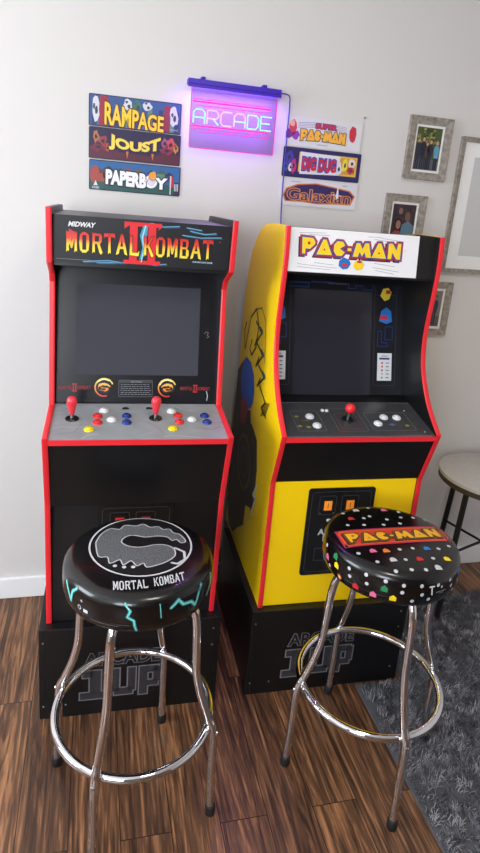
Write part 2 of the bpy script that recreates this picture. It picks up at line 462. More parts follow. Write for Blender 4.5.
def window(n, axis, c, inw, a0, a1, z0, z1):
    bm = bmesh.new(); t = 0.045
    def bb(p, q, r, s, d0, d1, b=bm):
        if axis == 'x': box(b, min(c+d0*inw, c+d1*inw), max(c+d0*inw, c+d1*inw), p, q, r, s)
        else: box(b, p, q, min(c+d0*inw, c+d1*inw), max(c+d0*inw, c+d1*inw), r, s)
    bb(a0, a0+t, z0, z1, -0.08, -0.01); bb(a1-t, a1, z0, z1, -0.08, -0.01); bb(a0+t, a1-t, z0, z0+t, -0.08, -0.01); bb(a0+t, a1-t, z1-t, z1, -0.08, -0.01)
    bb((a0+a1)/2-0.02, (a0+a1)/2+0.02, z0+t, z1-t, -0.07, -0.02)
    w = structure('window_%d' % n, bm, TRIM)
    g = bmesh.new(); bb(a0+t, a1-t, z0+t, z1-t, -0.055, -0.05, g)
    obj('pane', g, GLASSW, w)
    return w
window(1, 'x', XL, 1, *LW)
window(2, 'y', YB, 1, *RW)

# ------------------------------------------------------------------ arcade cabinets
W2 = 0.245; TH = 0.0135; ZB = 0.3145
def side_panel(root, s, prof, m, trim_path):
    x0, x1 = (W2-TH, W2) if s > 0 else (-W2, -W2+TH)
    bm = bmesh.new()
    prism(bm, [(-d, z) for d, z in prof], x0, x1, lambda u, v, h: (h, u, v))
    p = obj('side_panel', bm, m, root)
    # T moulding pressed onto the front edge
    P = [Vector((-d, z)) for d, z in trim_path]; bm = bmesh.new(); rows = []
    for i, q in enumerate(P):
        a = P[max(i-1, 0)]; b = P[min(i+1, len(P)-1)]
        n1 = (q-a).normalized() if i > 0 else (b-q).normalized(); n2 = (b-q).normalized() if i < len(P)-1 else n1
        k = lambda t: Vector((-t.y, t.x))
        nn = (k(n1)+k(n2)); nn = nn/max(0.5, nn.length_squared/2)   # miter
        out = q + nn*0.0022*SGN; inn = q - nn*0.0018*SGN
        rows.append([bm.verts.new((x0-0.0006, inn.x, inn.y)), bm.verts.new((x0-0.0006, (q+nn*0.001*SGN).x, (q+nn*0.001*SGN).y)), bm.verts.new((x0+0.003, out.x, out.y)),
                     bm.verts.new((x1-0.003, out.x, out.y)), bm.verts.new((x1+0.0006, (q+nn*0.001*SGN).x, (q+nn*0.001*SGN).y)), bm.verts.new((x1+0.0006, inn.x, inn.y))])
    for a, b in zip(rows, rows[1:]):
        for i in range(6): bm.faces.new((a[i], a[(i+1) % 6], b[(i+1) % 6], b[i]))
    bm.faces.new(rows[0]); bm.faces.new(rows[-1])
    t = obj('edge_trim', bm, RED, p); t['label'] = 'red edge moulding'
    return p
SGN = -1

def slab(name, root, a, b, m, th=0.012, inset=0.0, x=None, bevel=0.0):
    """panel between profile points a and b (d,z), outer face on the line, across the cabinet"""
    x = x or (W2-TH-0.0003)
    A = Vector((-a[0], a[1])); Bq = Vector((-b[0], b[1])); t = (Bq-A).normalized(); n = Vector((-t.y, t.x))
    if n.x > 0: n = -n          # outward = -Y side (front)
    if abs(n.x) < 0.35 and n.y < 0: n = -n
    A -= n*inset; Bq -= n*inset
    pts = [(A.x, A.y), (Bq.x, Bq.y), ((Bq-n*th).x, (Bq-n*th).y), ((A-n*th).x, (A-n*th).y)]
    bm = bmesh.new(); prism(bm, pts, -x, x, lambda u, v, h: (h, u, v))
    return obj(name, bm, m, root, bevel=bevel)

def pmat(a, b, lift=0.0):
    """plane matrix on the panel a->b (d,z): origin at a, y towards b"""
    up = Vector((0, -(b[0]-a[0]), b[1]-a[1])).normalized()
    M = plane((0, -a[0], a[1]), up); n = Vector((M[0][2], M[1][2], M[2][2]))
    M.translation = M.translation + n*lift
    return M

_btn = {}
def button(root, M, u, v, m, r=0.0135):
    """arcade push button: collar and plunger, on the plane M at (u,v)"""
    L = M @ Matrix.Translation((u, v, 0))
    k = m.name
    if k not in _btn:
        bm = lathe(bmesh.new(), [(0, 0), (r, 0), (r, .0015), (r*.93, .0042), (r*.78, .0046), (r*.74, .003), (0, .003)], 24)
        bmesh.ops.recalc_face_normals(bm, faces=bm.faces)
        me = bpy.data.meshes.new('push_button'); bm.to_mesh(me); bm.free(); me.materials.append(m)
        for p in me.polygons: p.use_smooth = True
        bm = lathe(bmesh.new(), [(0, .003), (r*.70, .003), (r*.70, .006), (r*.6, .0078), (0, .0070)], 24)
        bmesh.ops.recalc_face_normals(bm, faces=bm.faces)
        me2 = bpy.data.meshes.new('plunger'); bm.to_mesh(me2); bm.free(); me2.materials.append(m)
        for p in me2.polygons: p.use_smooth = True
        _btn[k] = (me, me2)
    a = link('push_button', _btn[k][0], None, root, L)
    a['label'] = m.name.split('_')[0] + ' push button'
    link('plunger', _btn[k][1], None, a)
    return a

def joystick(root, M, u, v, ball=False, m=BAT):
    L = M @ Matrix.Translation((u, v, 0))
    b = obj('joystick', lathe(bmesh.new(), [(0, 0), (.0185, 0), (.0185, .0015), (.017, .003), (.006, .0035), (0, .0035)], 28), PLEX, root, L, smooth=True, angle=0.6)
    if ball:
        obj('shaft', lathe(bmesh.new(), [(0, .003), (.0048, .003), (.0048, .028), (0, .028)], 16), STEEL, b, smooth=True, angle=0.6)
        prof = [(0.0001, .0255)] + [(.0155*math.sin(PI*k/14), .041-.0155*math.cos(PI*k/14)) for k in range(1, 14)] + [(0, .0565)]
        obj('ball_top', lathe(bmesh.new(), prof, 28), BRED, b, smooth=True)
    else:
        obj('shaft', lathe(bmesh.new(), [(0, .003), (.0048, .003), (.0044, .016), (0, .016)], 16), STEEL, b, smooth=True, angle=0.6)
        prof = [(0, .0145), (.0055, .0145), (.0072, .018), (.0085, .026), (.0115, .038), (.0138, .048), (.0138, .055), (.0118, .061), (.0075, .065), (0, .0665)]
        obj('bat_handle', lathe(bmesh.new(), prof, 28), m, b, smooth=True)
    return b

def coin_door(root, M, u0, v0, u1, v1, lit, shift):
    bm = bmesh.new(); prism(bm, rrect(u0, v0, u1, v1, 0.010), 0.0, 0.004)
    d = obj('coin_door', bm, PLEX, root, M, bevel=0.0015)
    W = u1-u0; a = Art(); a.h0 = 0.0041
    g = (62, 63, 66); cu = (u0+u1)/2+shift
    a.stroke(rrect(u0+.012, v0+.012, u1-.012, v1-.012, .012), .0014, g, 1, closed=True, joint=False)
    for s in (-1, 1):
        c = cu + s*0.036
        a.stroke(rrect(c-.027, v1-.088, c+.027, v1-.026, .006), .0014, g, 1, closed=True, joint=False)
    a.stroke([(cu-.06, v1-.205), (cu+.06, v1-.205)], .0014, g, 1); a.stroke([(cu-.06, v1-.248), (cu+.06, v1-.248)], .0014, g, 1)
    for s in (-1, 1): a.stroke([(cu+s*.06, v1-.205), (cu+s*.06, v1-.248)], .0014, g, 1)
    a.text('ARCADE', cu-.056, v1-.158, cu+.056, v1-.138, (190, 192, 195), 2, off=.03)
    a.text('1UP', cu-.036, v1-.180, cu+.036, v1-.162, (190, 192, 195), 2, off=.05)
    a.done('door_print', d)
    for s in (-1, 1):
        c = cu + s*0.036
        bm = bmesh.new(); prism(bm, rrect(c-.019, v1-.080, c+.019, v1-.033, .004), 0.0041, 0.0075)
        q = obj('coin_slot', bm, PLEX, d, bevel=0.001)
        bm = bmesh.new(); box(bm, c-.0125, c+.0125, v1-.072, v1-.041, 0.0076, 0.0086)
        e = obj('coin_return', bm, lit, q)
        bm = bmesh.new(); box(bm, c-.0008, c+.0008, v1-.066, v1-.048, 0.0087, 0.0090)
        obj('slot_opening', bm, PLEX, q)
        for sx in (-1, 1): obj('screw', lathe(bmesh.new(), [(0, .0041), (.0022, .0041), (.0018, .0055), (0, .0055)], 10, 0, c+sx*.022, v1-.084), STEEL, d, smooth=True, angle=.6)
    return d

def riser(label, loc, rz, dfront, wdt=0.53):
    t = thing('cabinet_riser', label, 'riser', loc, rz)
    x = wdt/2
    bm = bmesh.new(); box(bm, -x+.015, x-.015, -dfront, -dfront+.014, 0.0, ZB-0.001)
    f = obj('front_board', bm, RISER, t, bevel=.001)
    for s in (-1, 1):
        a, b = sorted((s*x, s*(x-.0148)))
        obj('side_board', B(a, b, -dfront+.0005, 0.47, 0.0, ZB-0.001), RISER, t, bevel=.001)
    obj('top_board', B(-x+.015, x-.015, -dfront+.0142, 0.47, ZB-.016, ZB-0.001), RISER, t)
    a = Art(); g = (122, 122, 127)
    # printed outline wordmark in stepped capitals
    u0, u1 = -.150, .090
    a.text('ARCADE', u0+.014, .177, u1-.006, .220, g, 1, off=.060)
    a.text('ARCADE', u0+.014, .177, u1-.006, .220, (26, 26, 28), 2, off=.022)
    def boxes(L, lay, col, gr):
        for x0, y0, x1, y1 in L: a.rect(x0-gr, y0-gr, x1+gr, y1+gr, col, lay)
    one = [(u0+.028, .075, u0+.062, .160), (u0+.008, .135, u0+.040, .160), (u0, .056, u0+.085, .082)]
    U = [(u0+.092, .075, u0+.116, .160), (u0+.140, .075, u0+.164, .160), (u0+.100, .062, u0+.156, .088)]
    Pq = [(u0+.174, .056, u0+.200, .160), (u0+.195, .135, u0+.232, .160), (u0+.216, .100, u0+.240, .155), (u0+.195, .086, u0+.232, .108)]
    boxes(one+U+Pq, 1, g, .003); boxes(one+U+Pq, 2, (56, 56, 60), -.001)
    a.done('riser_print', f, Matrix(((1,0,0,0),(0,0,-1,-dfront-.0002),(0,1,0,0),(0,0,0,1))))
    for u, z in ((-x+.012, .27), (x-.022, .275), (-x+.012, .045), (x-.028, .055), (-.19, .045), (x-.022, .215)):
        obj('screw', lathe(bmesh.new(), [(0, 0), (.003, 0), (.0024, .0016), (0, .0018)], 12), STEEL, t, Matrix(((1,0,0,u),(0,0,-1,-dfront),(0,1,0,z),(0,0,0,1))), smooth=True, angle=.6)
    return t

MKX, MKY, MKR = .1235, -.566, math.radians(-1.06)
PCX, PCY, PCR = .7547, -.5803, math.radians(-1.02)

riser('black cabinet riser under the black cabinet, behind the stool with the dragon seat', (MKX, MKY, 0), MKR, .030)
riser('black cabinet riser under the yellow sided cabinet, beside the grey rug', (PCX, PCY, 0), PCR, .020)

# ---------------- fighting game cabinet
mk = thing('arcade_cabinet', 'black arcade cabinet with red edges and fighting game marquee, left of the yellow one', 'arcade cabinet', (MKX, MKY, 0), MKR)
front = [(-.066, 1.480), (-.080, 1.343), (-.147, 1.309), (-.163, 1.282), (-.121, .941), (.079, .921), (.023, .712), (.0, ZB)]
prof = [(-.541, ZB), (-.541, 1.40), (-.46, 1.480)] + front
for s in (-1, 1): side_panel(mk, s, prof, BLACK, front)
back = obj('back_board', B(-W2+TH+.0005, W2-TH-.0005, .520, .535, ZB, 1.43), BLACKS, mk)
MA, MB_ = (-.0895, 1.344), (-.0855, 1.463)
mq = slab('marquee', mk, MA, MB_, BLACKS, th=.010)
slab('top_board', mk, (-.0975, 1.463), (-.50, 1.463), BLACKS, th=.014)
slab('speaker_panel', mk, (-.225, 1.3420), (-.1005, 1.3440), BLACKS, th=.010)
# marquee artwork
a = Art(); a.h0 = .0002
blk = (20, 22, 27)
a.rect(-.228, .0015, .228, .118, blk, 0.5)
a.stroke([(-.222, .0085), (-.135, .0080)], .0012, (120, 122, 128), 1)
for i, pts in enumerate([[(-.155,.004),(-.09,.010),(-.05,.006)], [(-.06,.006),(-.02,.013),(.03,.005),(.06,.009)], [(-.12,.003),(-.06,.006)],
                         [(-.02,.108),(.02,.113),(.05,.106),(.09,.110)], [(.12,.100),(.16,.094),(.19,.098)], [(.10,.088),(.15,.084),(.205,.088)], [(.11,.108),(.15,.104)]]):
    a.stroke(pts, .0026, (96, 158, 190), 1); a.stroke([(x+.004, y-.003) for x, y in pts], .0015, (44, 84, 120), 1)
a.text('MIDWAY', -.192, .092, -.128, .1035, (225, 226, 228), 2, off=.035, shear=.25)
MKG = gradient_ink('marquee_title_ink', [(0, (236, 226, 70)), (.38, (240, 200, 50)), (.62, (226, 72, 50)), (1, (200, 40, 40))], .028, .082)
IIR = (216, 36, 44)
# the numeral behind the title
for x in (-.028, .020):
    a.rect(x-.010, .010, x+.010, .110, IIR, 2)
a.rect(-.052, .103, .044, .113, IIR, 2.2); a.rect(-.052, .005, .044, .015, IIR, 2.2)
for x0, x1 in ((-.052, -.042), (.034, .044)): a.poly([(x0, .095), (x1, .103), (x0 if x0 < 0 else x1, .115)], IIR, 2.4)
a.poly([(-.012, .015), (-.004, .050), (-.012, .080), (-.004, .104), (.008, .104), (.006, .060), (.004, .030)], (70, 150, 180), 2.6)
a.stroke([(-.006, .012), (.0, .045), (-.005, .075), (.002, .106)], .003, (150, 215, 230), 3)
serif_word(a, 'MORTAL', -.198, .0285, -.012, .078, MKG, 4, edge=(60, 14, 14), e=.0014)
serif_word(a, 'KOMBAT', -.003, .0285, .184, .078, MKG, 4, edge=(60, 14, 14), e=.0014)
a.poly([(-.196, .030), (-.190, .086), (-.176, .078)], MKG, 6)
a.text('THE ARCADE GAME', .130, .0175, .185, .0215, (170, 200, 215), 3, off=.03)
for u in (.2015,): a.ring(u, .076, .0012, .0018, (220, 90, 70), 3, n=10)
a.done('marquee_print', mq, pmat(MA, MB_))

# deck
DA, DB = (.0765, .9185), (-.137, .9395)
slab('deck_board', mk, (.0745, .9160), (-.150, .9370), BLACKS, th=.016)
dk = slab('control_deck', mk, DA, DB, DECKG, th=.002)
DM = pmat(DA, DB)
a = Art(); a.h0 = .0001
def deckuv(u, d, A=DA, Bd=DB):
    return (u, (A[0]-d)/math.cos(math.atan2(Bd[1]-A[1], A[0]-Bd[0])))
for pts, w in (([(-.229,.055),(-.205,.070),(-.17,.066),(-.12,.078)], .0035), ([(-.15,.004),(-.135,.022),(-.11,.030)], .005), ([(.06,.012),(.09,.020),(.13,.010),(.16,.004)], .005),
               ([(.10,.205),(.13,.175),(.16,.165)], .006), ([(.19,.12),(.21,.10),(.229,.105)], .004), ([(-.06,.17),(-.03,.155),(.01,.165)], .003), ([(-.229,.15),(-.20,.155)], .003), ([(.0,.02),(.03,.035)], .003)):
    a.stroke(pts, w*.7, (172, 177, 182), 1)
for pts, w in (([(-.21,.03),(-.17,.04),(-.15,.09)], .004), ([(.02,.10),(.05,.06),(.06,.03)], .004), ([(.17,.06),(.2,.05),(.22,.07)], .004)):
    a.stroke(pts, w*.6, (126, 130, 136), 1)
a.stroke([(.150,.060),(.19,.052),(.222,.066)], .0016, (190, 90, 110), 1)
a.done('deck_print', dk, DM)
for u, d in ((-.1788, -.040), (.0459, -.042)): joystick(mk, DM, *deckuv(u, d))
for u, d, m in ((-.0948, -.0874, BWHT), (-.1115, -.0533, BRED), (-.1113, -.0148, BRED), (-.1322, .0247, BYEL), (-.0739, -.0316, BWHT), (-.033, -.0544, BBLU), (-.034, -.0154, BBLU),
                (.094, -.0847, BWHT), (.1103, -.0561, BRED), (.1101, -.0162, BRED), (.0883, .0217, BYEL), (.1463, -.0318, BWHT), (.1863, -.0548, BBLU), (.1875, -.0157, BBLU)):
    button(mk, DM, *deckuv(u, d), m)
for u, d in ((-.035, -.1036), (.0316, -.104)):
    x, y = deckuv(u, d)
    bm = bmesh.new(); prism(bm, [(x-.010, y-.005), (x+.010, y-.005), (x+.007, y+.001), (x+.002, y+.004), (x-.002, y+.004), (x-.007, y+.001)], 0, .004)
    obj('start_button', bm, PLEX, mk, DM, bevel=.0008)
# strip and front panels
st = slab('front_strip', mk, (.0790, .9030), (.0790, .9175), RED, th=.010)
slab('upper_front_panel', mk, (.0180, .7000), (.0700, .9025), BLACKS, th=.010)
lf = slab('lower_front_panel', mk, (-.004, ZB+.001), (-.004, .6985), BLACK, th=.010)
LM = pmat((-.004, ZB+.001), (-.004, .6985), .0002)
REDLIT = mat('red_coin_return', (214, 44, 44), 0.3, emit=(230, 40, 40), estr=0.25)
coin_door(mk, LM, -.106, .095, .106, .375, REDLIT, -.010)
# bezel and screen
BA, BB_ = (-.140, .9415), (-.208, 1.327)
bz = slab('screen_bezel', mk, BA, (-.2092, 1.3335), BEZEL, th=.006)
BM = pmat(BA, BB_, .0001)
a = Art(); a.h0 = .0001
for c in (-.178, .169):
    for k, (x0, x1) in enumerate(((-.045, -.006), (.006, .045))):
        serif_word(a, ('MORTAL', 'KOMBAT')[k], c+x0, .0385, c+x1, .0485, (150, 44, 46), 2)
    for dx in (-.0032, .0032): a.rect(c+dx-.0014, .033, c+dx+.0014, .054, (176, 40, 46), 3)
    a.rect(c-.007, .0525, c+.007, .055, (176, 40, 46), 3.2); a.rect(c-.007, .032, c+.007, .0345, (176, 40, 46), 3.2)
DRG = gradient_ink('roundel_ink', [(0, (206, 54, 60)), (.5, (226, 150, 60)), (1, (236, 220, 110))], .018, .070)
for c, sx in ((-.0955, 1), (.0855, 1)):
    a.ring(c, .0445, .0235, .0275, DRG, 1, a0=PI*.12, a1=PI*1.60, n=36)
    a.ring(c, .0445, .0215, .0235, (240, 235, 210), 1, a0=PI*.3, a1=PI*.9, n=16)
    sxx = 1 if c < 0 else -1
    pts = [(c+sxx*x*.0255, .0445+y*.024) for x, y in DRAGON]
    a.poly([(c+sxx*(x-c)*sxx*1.0, y) for x, y in pts], (30, 26, 28), 1.5)
    a.poly([(c+sxx*x*.0185, .0455+y*.0165) for x, y in DRAGON], DRG, 2); a.poly([(c+sxx*x*.013-sxx*.004, .0425+y*.008) for x, y in DRAGON], (40, 30, 32), 3)
a.stroke(rrect(-.054, .018, .042, .066, .002), .001, (112, 114, 120), 1, closed=True, joint=False)
a.rect(-.052, .0585, .040, .0645, (62, 64, 70), 1.2)
a.text('HOW TO PLAY', -.020, .0595, .012, .0635, (168, 170, 176), 2)
rd = random.Random(3)
for k in range(6):
    y = .053-k*.0058; x = -.049
    while x < .034:
        w = rd.uniform(.004, .012); a.rect(x, y, min(x+w, .038), y+.0016, (128, 130, 136), 2); x += w+.0022
a.stroke([(.190,.208),(.196,.214),(.203,.211),(.199,.204),(.205,.199),(.198,.196)], .0016, (120, 116, 122), 2)
a.stroke([(.203,.036),(.207,.022),(.205,.008)], .0022, (170, 196, 200), 3)
a.done('bezel_print', bz, BM)
bm = bmesh.new(); prism(bm, [(-.1755, .0815), (.1755, .0815), (.1755, .340), (-.1755, .340)], .0002, .0012)
sc = obj('screen', bm, SCREEN, mk, BM)

# ---------------- yellow cabinet
pc = thing('arcade_cabinet', 'yellow sided arcade cabinet with red edges and white marquee, right of the black one', 'arcade cabinet', (PCX, PCY, 0), PCR)
curve = [(-.100, 1.477), (-.094, 1.42), (-.093, 1.353), (-.099, 1.28), (-.105, 1.21), (-.104, 1.155), (-.096, 1.11), (-.083, 1.072), (-.059, 1.030), (-.029, .990), (.006, .955), (.040, .928), (.058, .915)]
curve = [(p.x, p.y) for p in catmull([(x, y, 0) for x, y in curve], 3)]
front = curve + [(.056, .905), (.0, .743), (.0, ZB)]
arcp = [(-.520, 1.20), (-.500, 1.30), (-.470, 1.365), (-.425, 1.418), (-.365, 1.456), (-.300, 1.473), (-.23, 1.478)]
prof = [(-.530, ZB)] + arcp + front
sides = [side_panel(pc, s, prof, YELLOW if s < 0 else mat('yellow_outer_print', (255, 212, 6), 0.35), front) for s in (-1, 1)]
# inner faces of the side panels are black
for s in (-1, 1):
    x0 = W2-TH-.0008
    bm = bmesh.new(); pr2 = [(-.46, ZB)] + [(d, z-.0008) for d, z in arcp[2:]] + [(d-.0012, z-(.0008 if i == 0 else 0)) for i, (d, z) in enumerate(front)]
    prism(bm, [(-d, z) for d, z in pr2], s*x0, s*(x0+.0006), lambda u, v, h: (h, u, v))
    o = obj('inner_liner', bm, BLACKS, pc); o['label'] = 'black inner face'
# left side artwork, coordinates (forward distance, height)
a = Art(); a.h0 = .0002
a.poly([(-.524,.66),(-.524,.815),(-.40,.85),(-.343,.828),(-.263,.822),(-.189,.80),(-.156,.711),(-.157,.639),(-.178,.56),(-.255,.53),(-.262,.450),(-.33,.40),(-.40,.34),(-.47,.33),(-.524,.40)], (72, 62, 48), 1)
a.ring(-.33, .66, .085, .100, (112, 98, 78), 2, n=28); a.ring(-.33, .66, .045, .055, (98, 86, 68), 2, n=24)
a.ring(-.33, .66, .11, .116, (44, 38, 34), 2, n=28)
a.poly([(-.524,.80),(-.524,.94),(-.46,.99),(-.40,.90),(-.36,.845),(-.30,.86),(-.28,.82),(-.35,.79)], (60, 48, 52), 1.5)
a.poly([(-.47,.93),(-.45,.995),(-.41,1.018),(-.345,1.015),(-.295,.985),(-.272,.935),(-.280,.890),(-.31,.862),(-.36,.850),(-.42,.855),(-.455,.88)], (34, 92, 176), 2.5)
a.poly([(-.44,.85),(-.40,.875),(-.33,.86),(-.36,.79),(-.42,.77)], (178, 50, 48), 3)
a.stroke([(-.138,.665),(-.175,.612),(-.138,.622),(-.180,.535)], .010, (228, 226, 214), 3); a.stroke([(-.150,.615),(-.19,.55)], .006, (36, 32, 30), 2.5)
ol = (44, 30, 18); lw = .0085
# outlined lettering running up the side
L1 = [(-.445,1.040),(-.40,1.160),(-.335,1.200),(-.290,1.155),(-.300,1.08),(-.350,1.04),(-.38,1.055),(-.36,1.09)]
a.stroke(L1, lw, ol, 2)
a.stroke([(-.33,1.20),(-.27,1.215),(-.215,1.185),(-.195,1.12),(-.185,1.06)], lw*.6, (120,100,20), 2)
for (x, y, h) in ((-.275, 1.080, .080), (-.238, 1.020, .074), (-.200, .965, .068)):
    a.stroke([(x-.05, y+h), (x+.03, y+h*.75), (x-.045, y), (x-.015, y+h*.5)], lw, ol, 2)
    a.stroke([(x+.005, y+h*.86), (x+.035, y+h*.78)], lw*1.8, (24, 80, 90), 3)
a.stroke([(-.215,.975),(-.135,.945),(-.175,.915),(-.115,.905)], lw, ol, 2)
for k in range(5): a.stroke([(-.170+k*.012, .89+k*.005), (-.140+k*.012, .945+k*.003)], lw*.6, ol, 2)
a.stroke([(-.45,1.04),(-.475,1.10),(-.455,1.13)], lw, ol, 2)
Ms = Matrix(((0,0,-1,-W2),(-1,0,0,0),(0,1,0,0),(0,0,0,1)))
a.done('side_print', sides[0], Ms)
obj('back_board', B(-W2+TH+.0005, W2-TH-.0005, .500, .515, ZB, 1.28), BLACKS, pc)
MA, MB_ = (-.1020, 1.353), (-.1160, 1.4755)
mq = slab('marquee', pc, MA, MB_, BLACKS, th=.010)
slab('top_board', pc, (-.128, 1.4740), (-.30, 1.4710), BLACKS, th=.012)
slab('speaker_panel', pc, (-.290, 1.3560), (-.1130, 1.3545), BLACKS, th=.010)
a = Art(); a.h0 = .0002
wh = mat('marquee_white', (236, 236, 238), 0.35)
a.rect(-.2285, .0, .1725, .1225, wh, .5)
for pts in ([(-.20,.108),(-.12,.112)], [(-.17,.1045),(-.11,.106)], [(.03,.104),(.08,.100)], [(.05,.109),(.12,.103)], [(-.20,.022),(-.13,.018),(-.08,.016)], [(-.15,.028),(-.09,.024)], [(-.20,.014),(-.10,.010)], [(.035,.036),(.10,.030)], [(.03,.024),(.115,.015)], [(.04,.016),(.10,.008)], [(.01,.110),(.05,.111)]):
    a.stroke(pts, .0009, (90, 90, 96), 1)
pac_word(a, -.190, .050, .116, .091, (246, 206, 36), (30, 84, 168), (170, 38, 36), 1.5, shadow=(34, 40, 70))
a.blob(-.058, .030, .019, .017, (38, 110, 190), 6, n=7, j=.12); a.blob(-.014, .028, .017, .015, (246, 206, 36), 6, n=7, j=.12)
a.rect(-.066, .022, -.050, .030, (200, 50, 50), 7); a.rect(-.020, .034, -.006, .041, (200, 60, 40), 7)
a.text('TM', .126, .076, .132, .0785, (60, 60, 60), 2)
a.done('marquee_print', mq, pmat(MA, MB_))
# deck
DA, DB = (.0535, .9105), (-.126, .9515)
slab('deck_board', pc, (.0515, .9080), (-.185, .9620), BLACKS, th=.014)
dk = slab('control_deck', pc, DA, DB, DECKD, th=.003)
DM = pmat(DA, DB)
def duv(u, d): return deckuv(u, d, DA, DB)
a = Art(); a.h0 = .0001
g = (120, 122, 126)
a.stroke(rrect(-.185, .030, -.100, .135, .006), .0010, g, 1, closed=True, joint=False)
a.stroke(rrect(-.062, .028, .030, .150, .006), .0010, g, 1, closed=True, joint=False)
a.stroke(rrect(-.048, .040, .016, .120, .004), .0010, (150, 60, 60), 1, closed=True, joint=False)
a.stroke(rrect(.048, .030, .185, .125, .006), .0010, g, 1, closed=True, joint=False)
a.stroke([(-.228, .0015), (.228, .0015)], .0012, (170, 172, 176), 1); a.stroke([(-.228, .182), (.228, .182)], .0012, (150, 150, 155), 1)
for x, y in ((-.175, .055), (-.150, .050), (-.172, .105), (.165, .055)): a.disc(x, y, .007, (150, 140, 50), 1, ry=.005)
a.text('1 PLAYER', -.165, .080, -.140, .085, (150, 150, 70), 2); a.blob(.118, .060, .010, .006, (80, 100, 150), 1)
a.done('deck_print', dk, DM)
joystick(pc, DM, *duv(-.0164, -.0308), ball=True)
for u, d in ((-.1313, -.0467), (-.1227, -.001), (.0734, -.0097), (.1065, -.0425), (.148, -.0400)): button(pc, DM, *duv(u, d), BWHT)
for u, d in ((-.0667, -.0785), (-.080, -.0800)):
    x, y = duv(u, d); obj('volume_switch', lathe(bmesh.new(), [(0, 0), (.006, 0), (.005, .004), (0, .005)], 14, 0, x, y), BWHT, pc, DM, smooth=True, angle=.7)
for u, d in ((.1924, -.0792), (.2073, .032)):
    x, y = duv(u, d); obj('screw', lathe(bmesh.new(), [(0, 0), (.003, 0), (.0024, .0016), (0, .0018)], 12, 0, x, y), STEEL, pc, DM, smooth=True, angle=.6)
slab('front_strip', pc, (.0555, .8950), (.0555, .9095), RED, th=.010)
slab('upper_front_panel', pc, (-.0055, .7455), (.0470, .8940), BLACKS, th=.010)
YF = mat('yellow_front_print', (255, 212, 6), 0.38)
slab('lower_front_panel', pc, (-.006, ZB+.001), (-.006, .7440), YF, th=.010)
LM = pmat((-.006, ZB+.001), (-.006, .7440), .0002)
ORLIT = mat('orange_coin_return', (222, 132, 40), 0.3, emit=(240, 140, 40), estr=0.35)
coin_door(pc, LM, -.121, .105, .096, .405, ORLIT, -.008)
# bezel
BA, BB_ = (-.170, .930), (-.2715, 1.3088)
bz = slab('screen_bezel', pc, BA, (-.280, 1.3405), BEZEL, th=.006)
obj('deck_gap_filler', B(-W2+TH+.001, W2-TH-.001, .1705, .180, .88, .944), BLACKS, pc)
BM = pmat(BA, BB_, .0001)
a = Art(); a.h0 = .0001
a.rect(-.228, .0, .228, .391, mat('bezel_navy', (18, 19, 28), 0.3), .4)
bl = (30, 52, 104); gy = (74, 78, 88)
for s in (-1, 1):
    x0, x1 = (.128, .2045) if s > 0 else (-.2365, -.160)
    a.stroke([(x0, .062), (x1, .062), (x1, .388)], .0011, gy, 1, joint=False); a.stroke([(x0, .062), (x0, .388)], .0011, gy, 1, joint=False)
    a.stroke([(x0, .357), (x1, .357)], .0011, gy, 1, joint=False)
    c = (x0+x1)/2
    a.poly([(c-.020, .355), (c-.010, .378), (c+.008, .382), (c+.020, .368), (c+.012, .345), (c-.004, .338)], (226, 206, 60), 2); a.rect(c, .362, c+.016, .374, (186, 34, 40), 3)
    a.poly([(c-.022, .272), (c-.016, .305), (c+.002, .318), (c+.020, .306), (c+.024, .272), (c+.004, .264)], (40, 116, 196), 2); a.poly([(c-.022, .280), (c+.006, .276), (c+.008, .288), (c-.018, .292)], (206, 48, 70), 3)
    a.stroke([(c-.026, .240), (c-.026, .190), (c+.008, .190), (c+.008, .202), (c-.012, .202), (c-.012, .240)], .0032, bl, 2, closed=True)
    a.stroke([(c, .255), (c+.026, .255), (c+.026, .212), (c, .212)], .0032, bl, 2, closed=True)
    a.rect(c-.025, .078, c+.026, .168, (222, 226, 228), 2); a.rect(c-.018, .147, c+.018, .153, (36, 60, 130), 3); a.text('BONUS', c-.010, .156, c+.012, .161, (70, 90, 130), 3)
    for k in range(5):
        y = .136-k*.012; a.disc(c-.008, y, .0035, ((200, 40, 40), (210, 90, 40), (190, 50, 60), (220, 180, 60), (120, 160, 60))[k], 3, n=8); a.rect(c+.006, y-.0015, c+.016, y+.0015, (90, 94, 110), 3)
a.stroke([(-.228, .386), (-.10, .386), (-.10, .372), (-.20, .372)], .0036, bl, 1)
a.stroke([(-.09, .390), (-.02, .390)], .0036, bl, 1)
a.stroke([(.035, .390), (.035, .374), (.060, .374), (.060, .384), (.085, .384), (.085, .372), (.120, .372), (.120, .390)], .0032, bl, 1)
a.text('PUSH START BUTTON', -.035, .384, .028, .3895, (110, 112, 120), 2)
a.done('bezel_print', bz, BM)
bm = bmesh.new(); prism(bm, [(-.146, .016), (.1165, .016), (.1165, .366), (-.146, .366)], .0006, .0018)
obj('screen', bm, SCREEND, pc, BM)

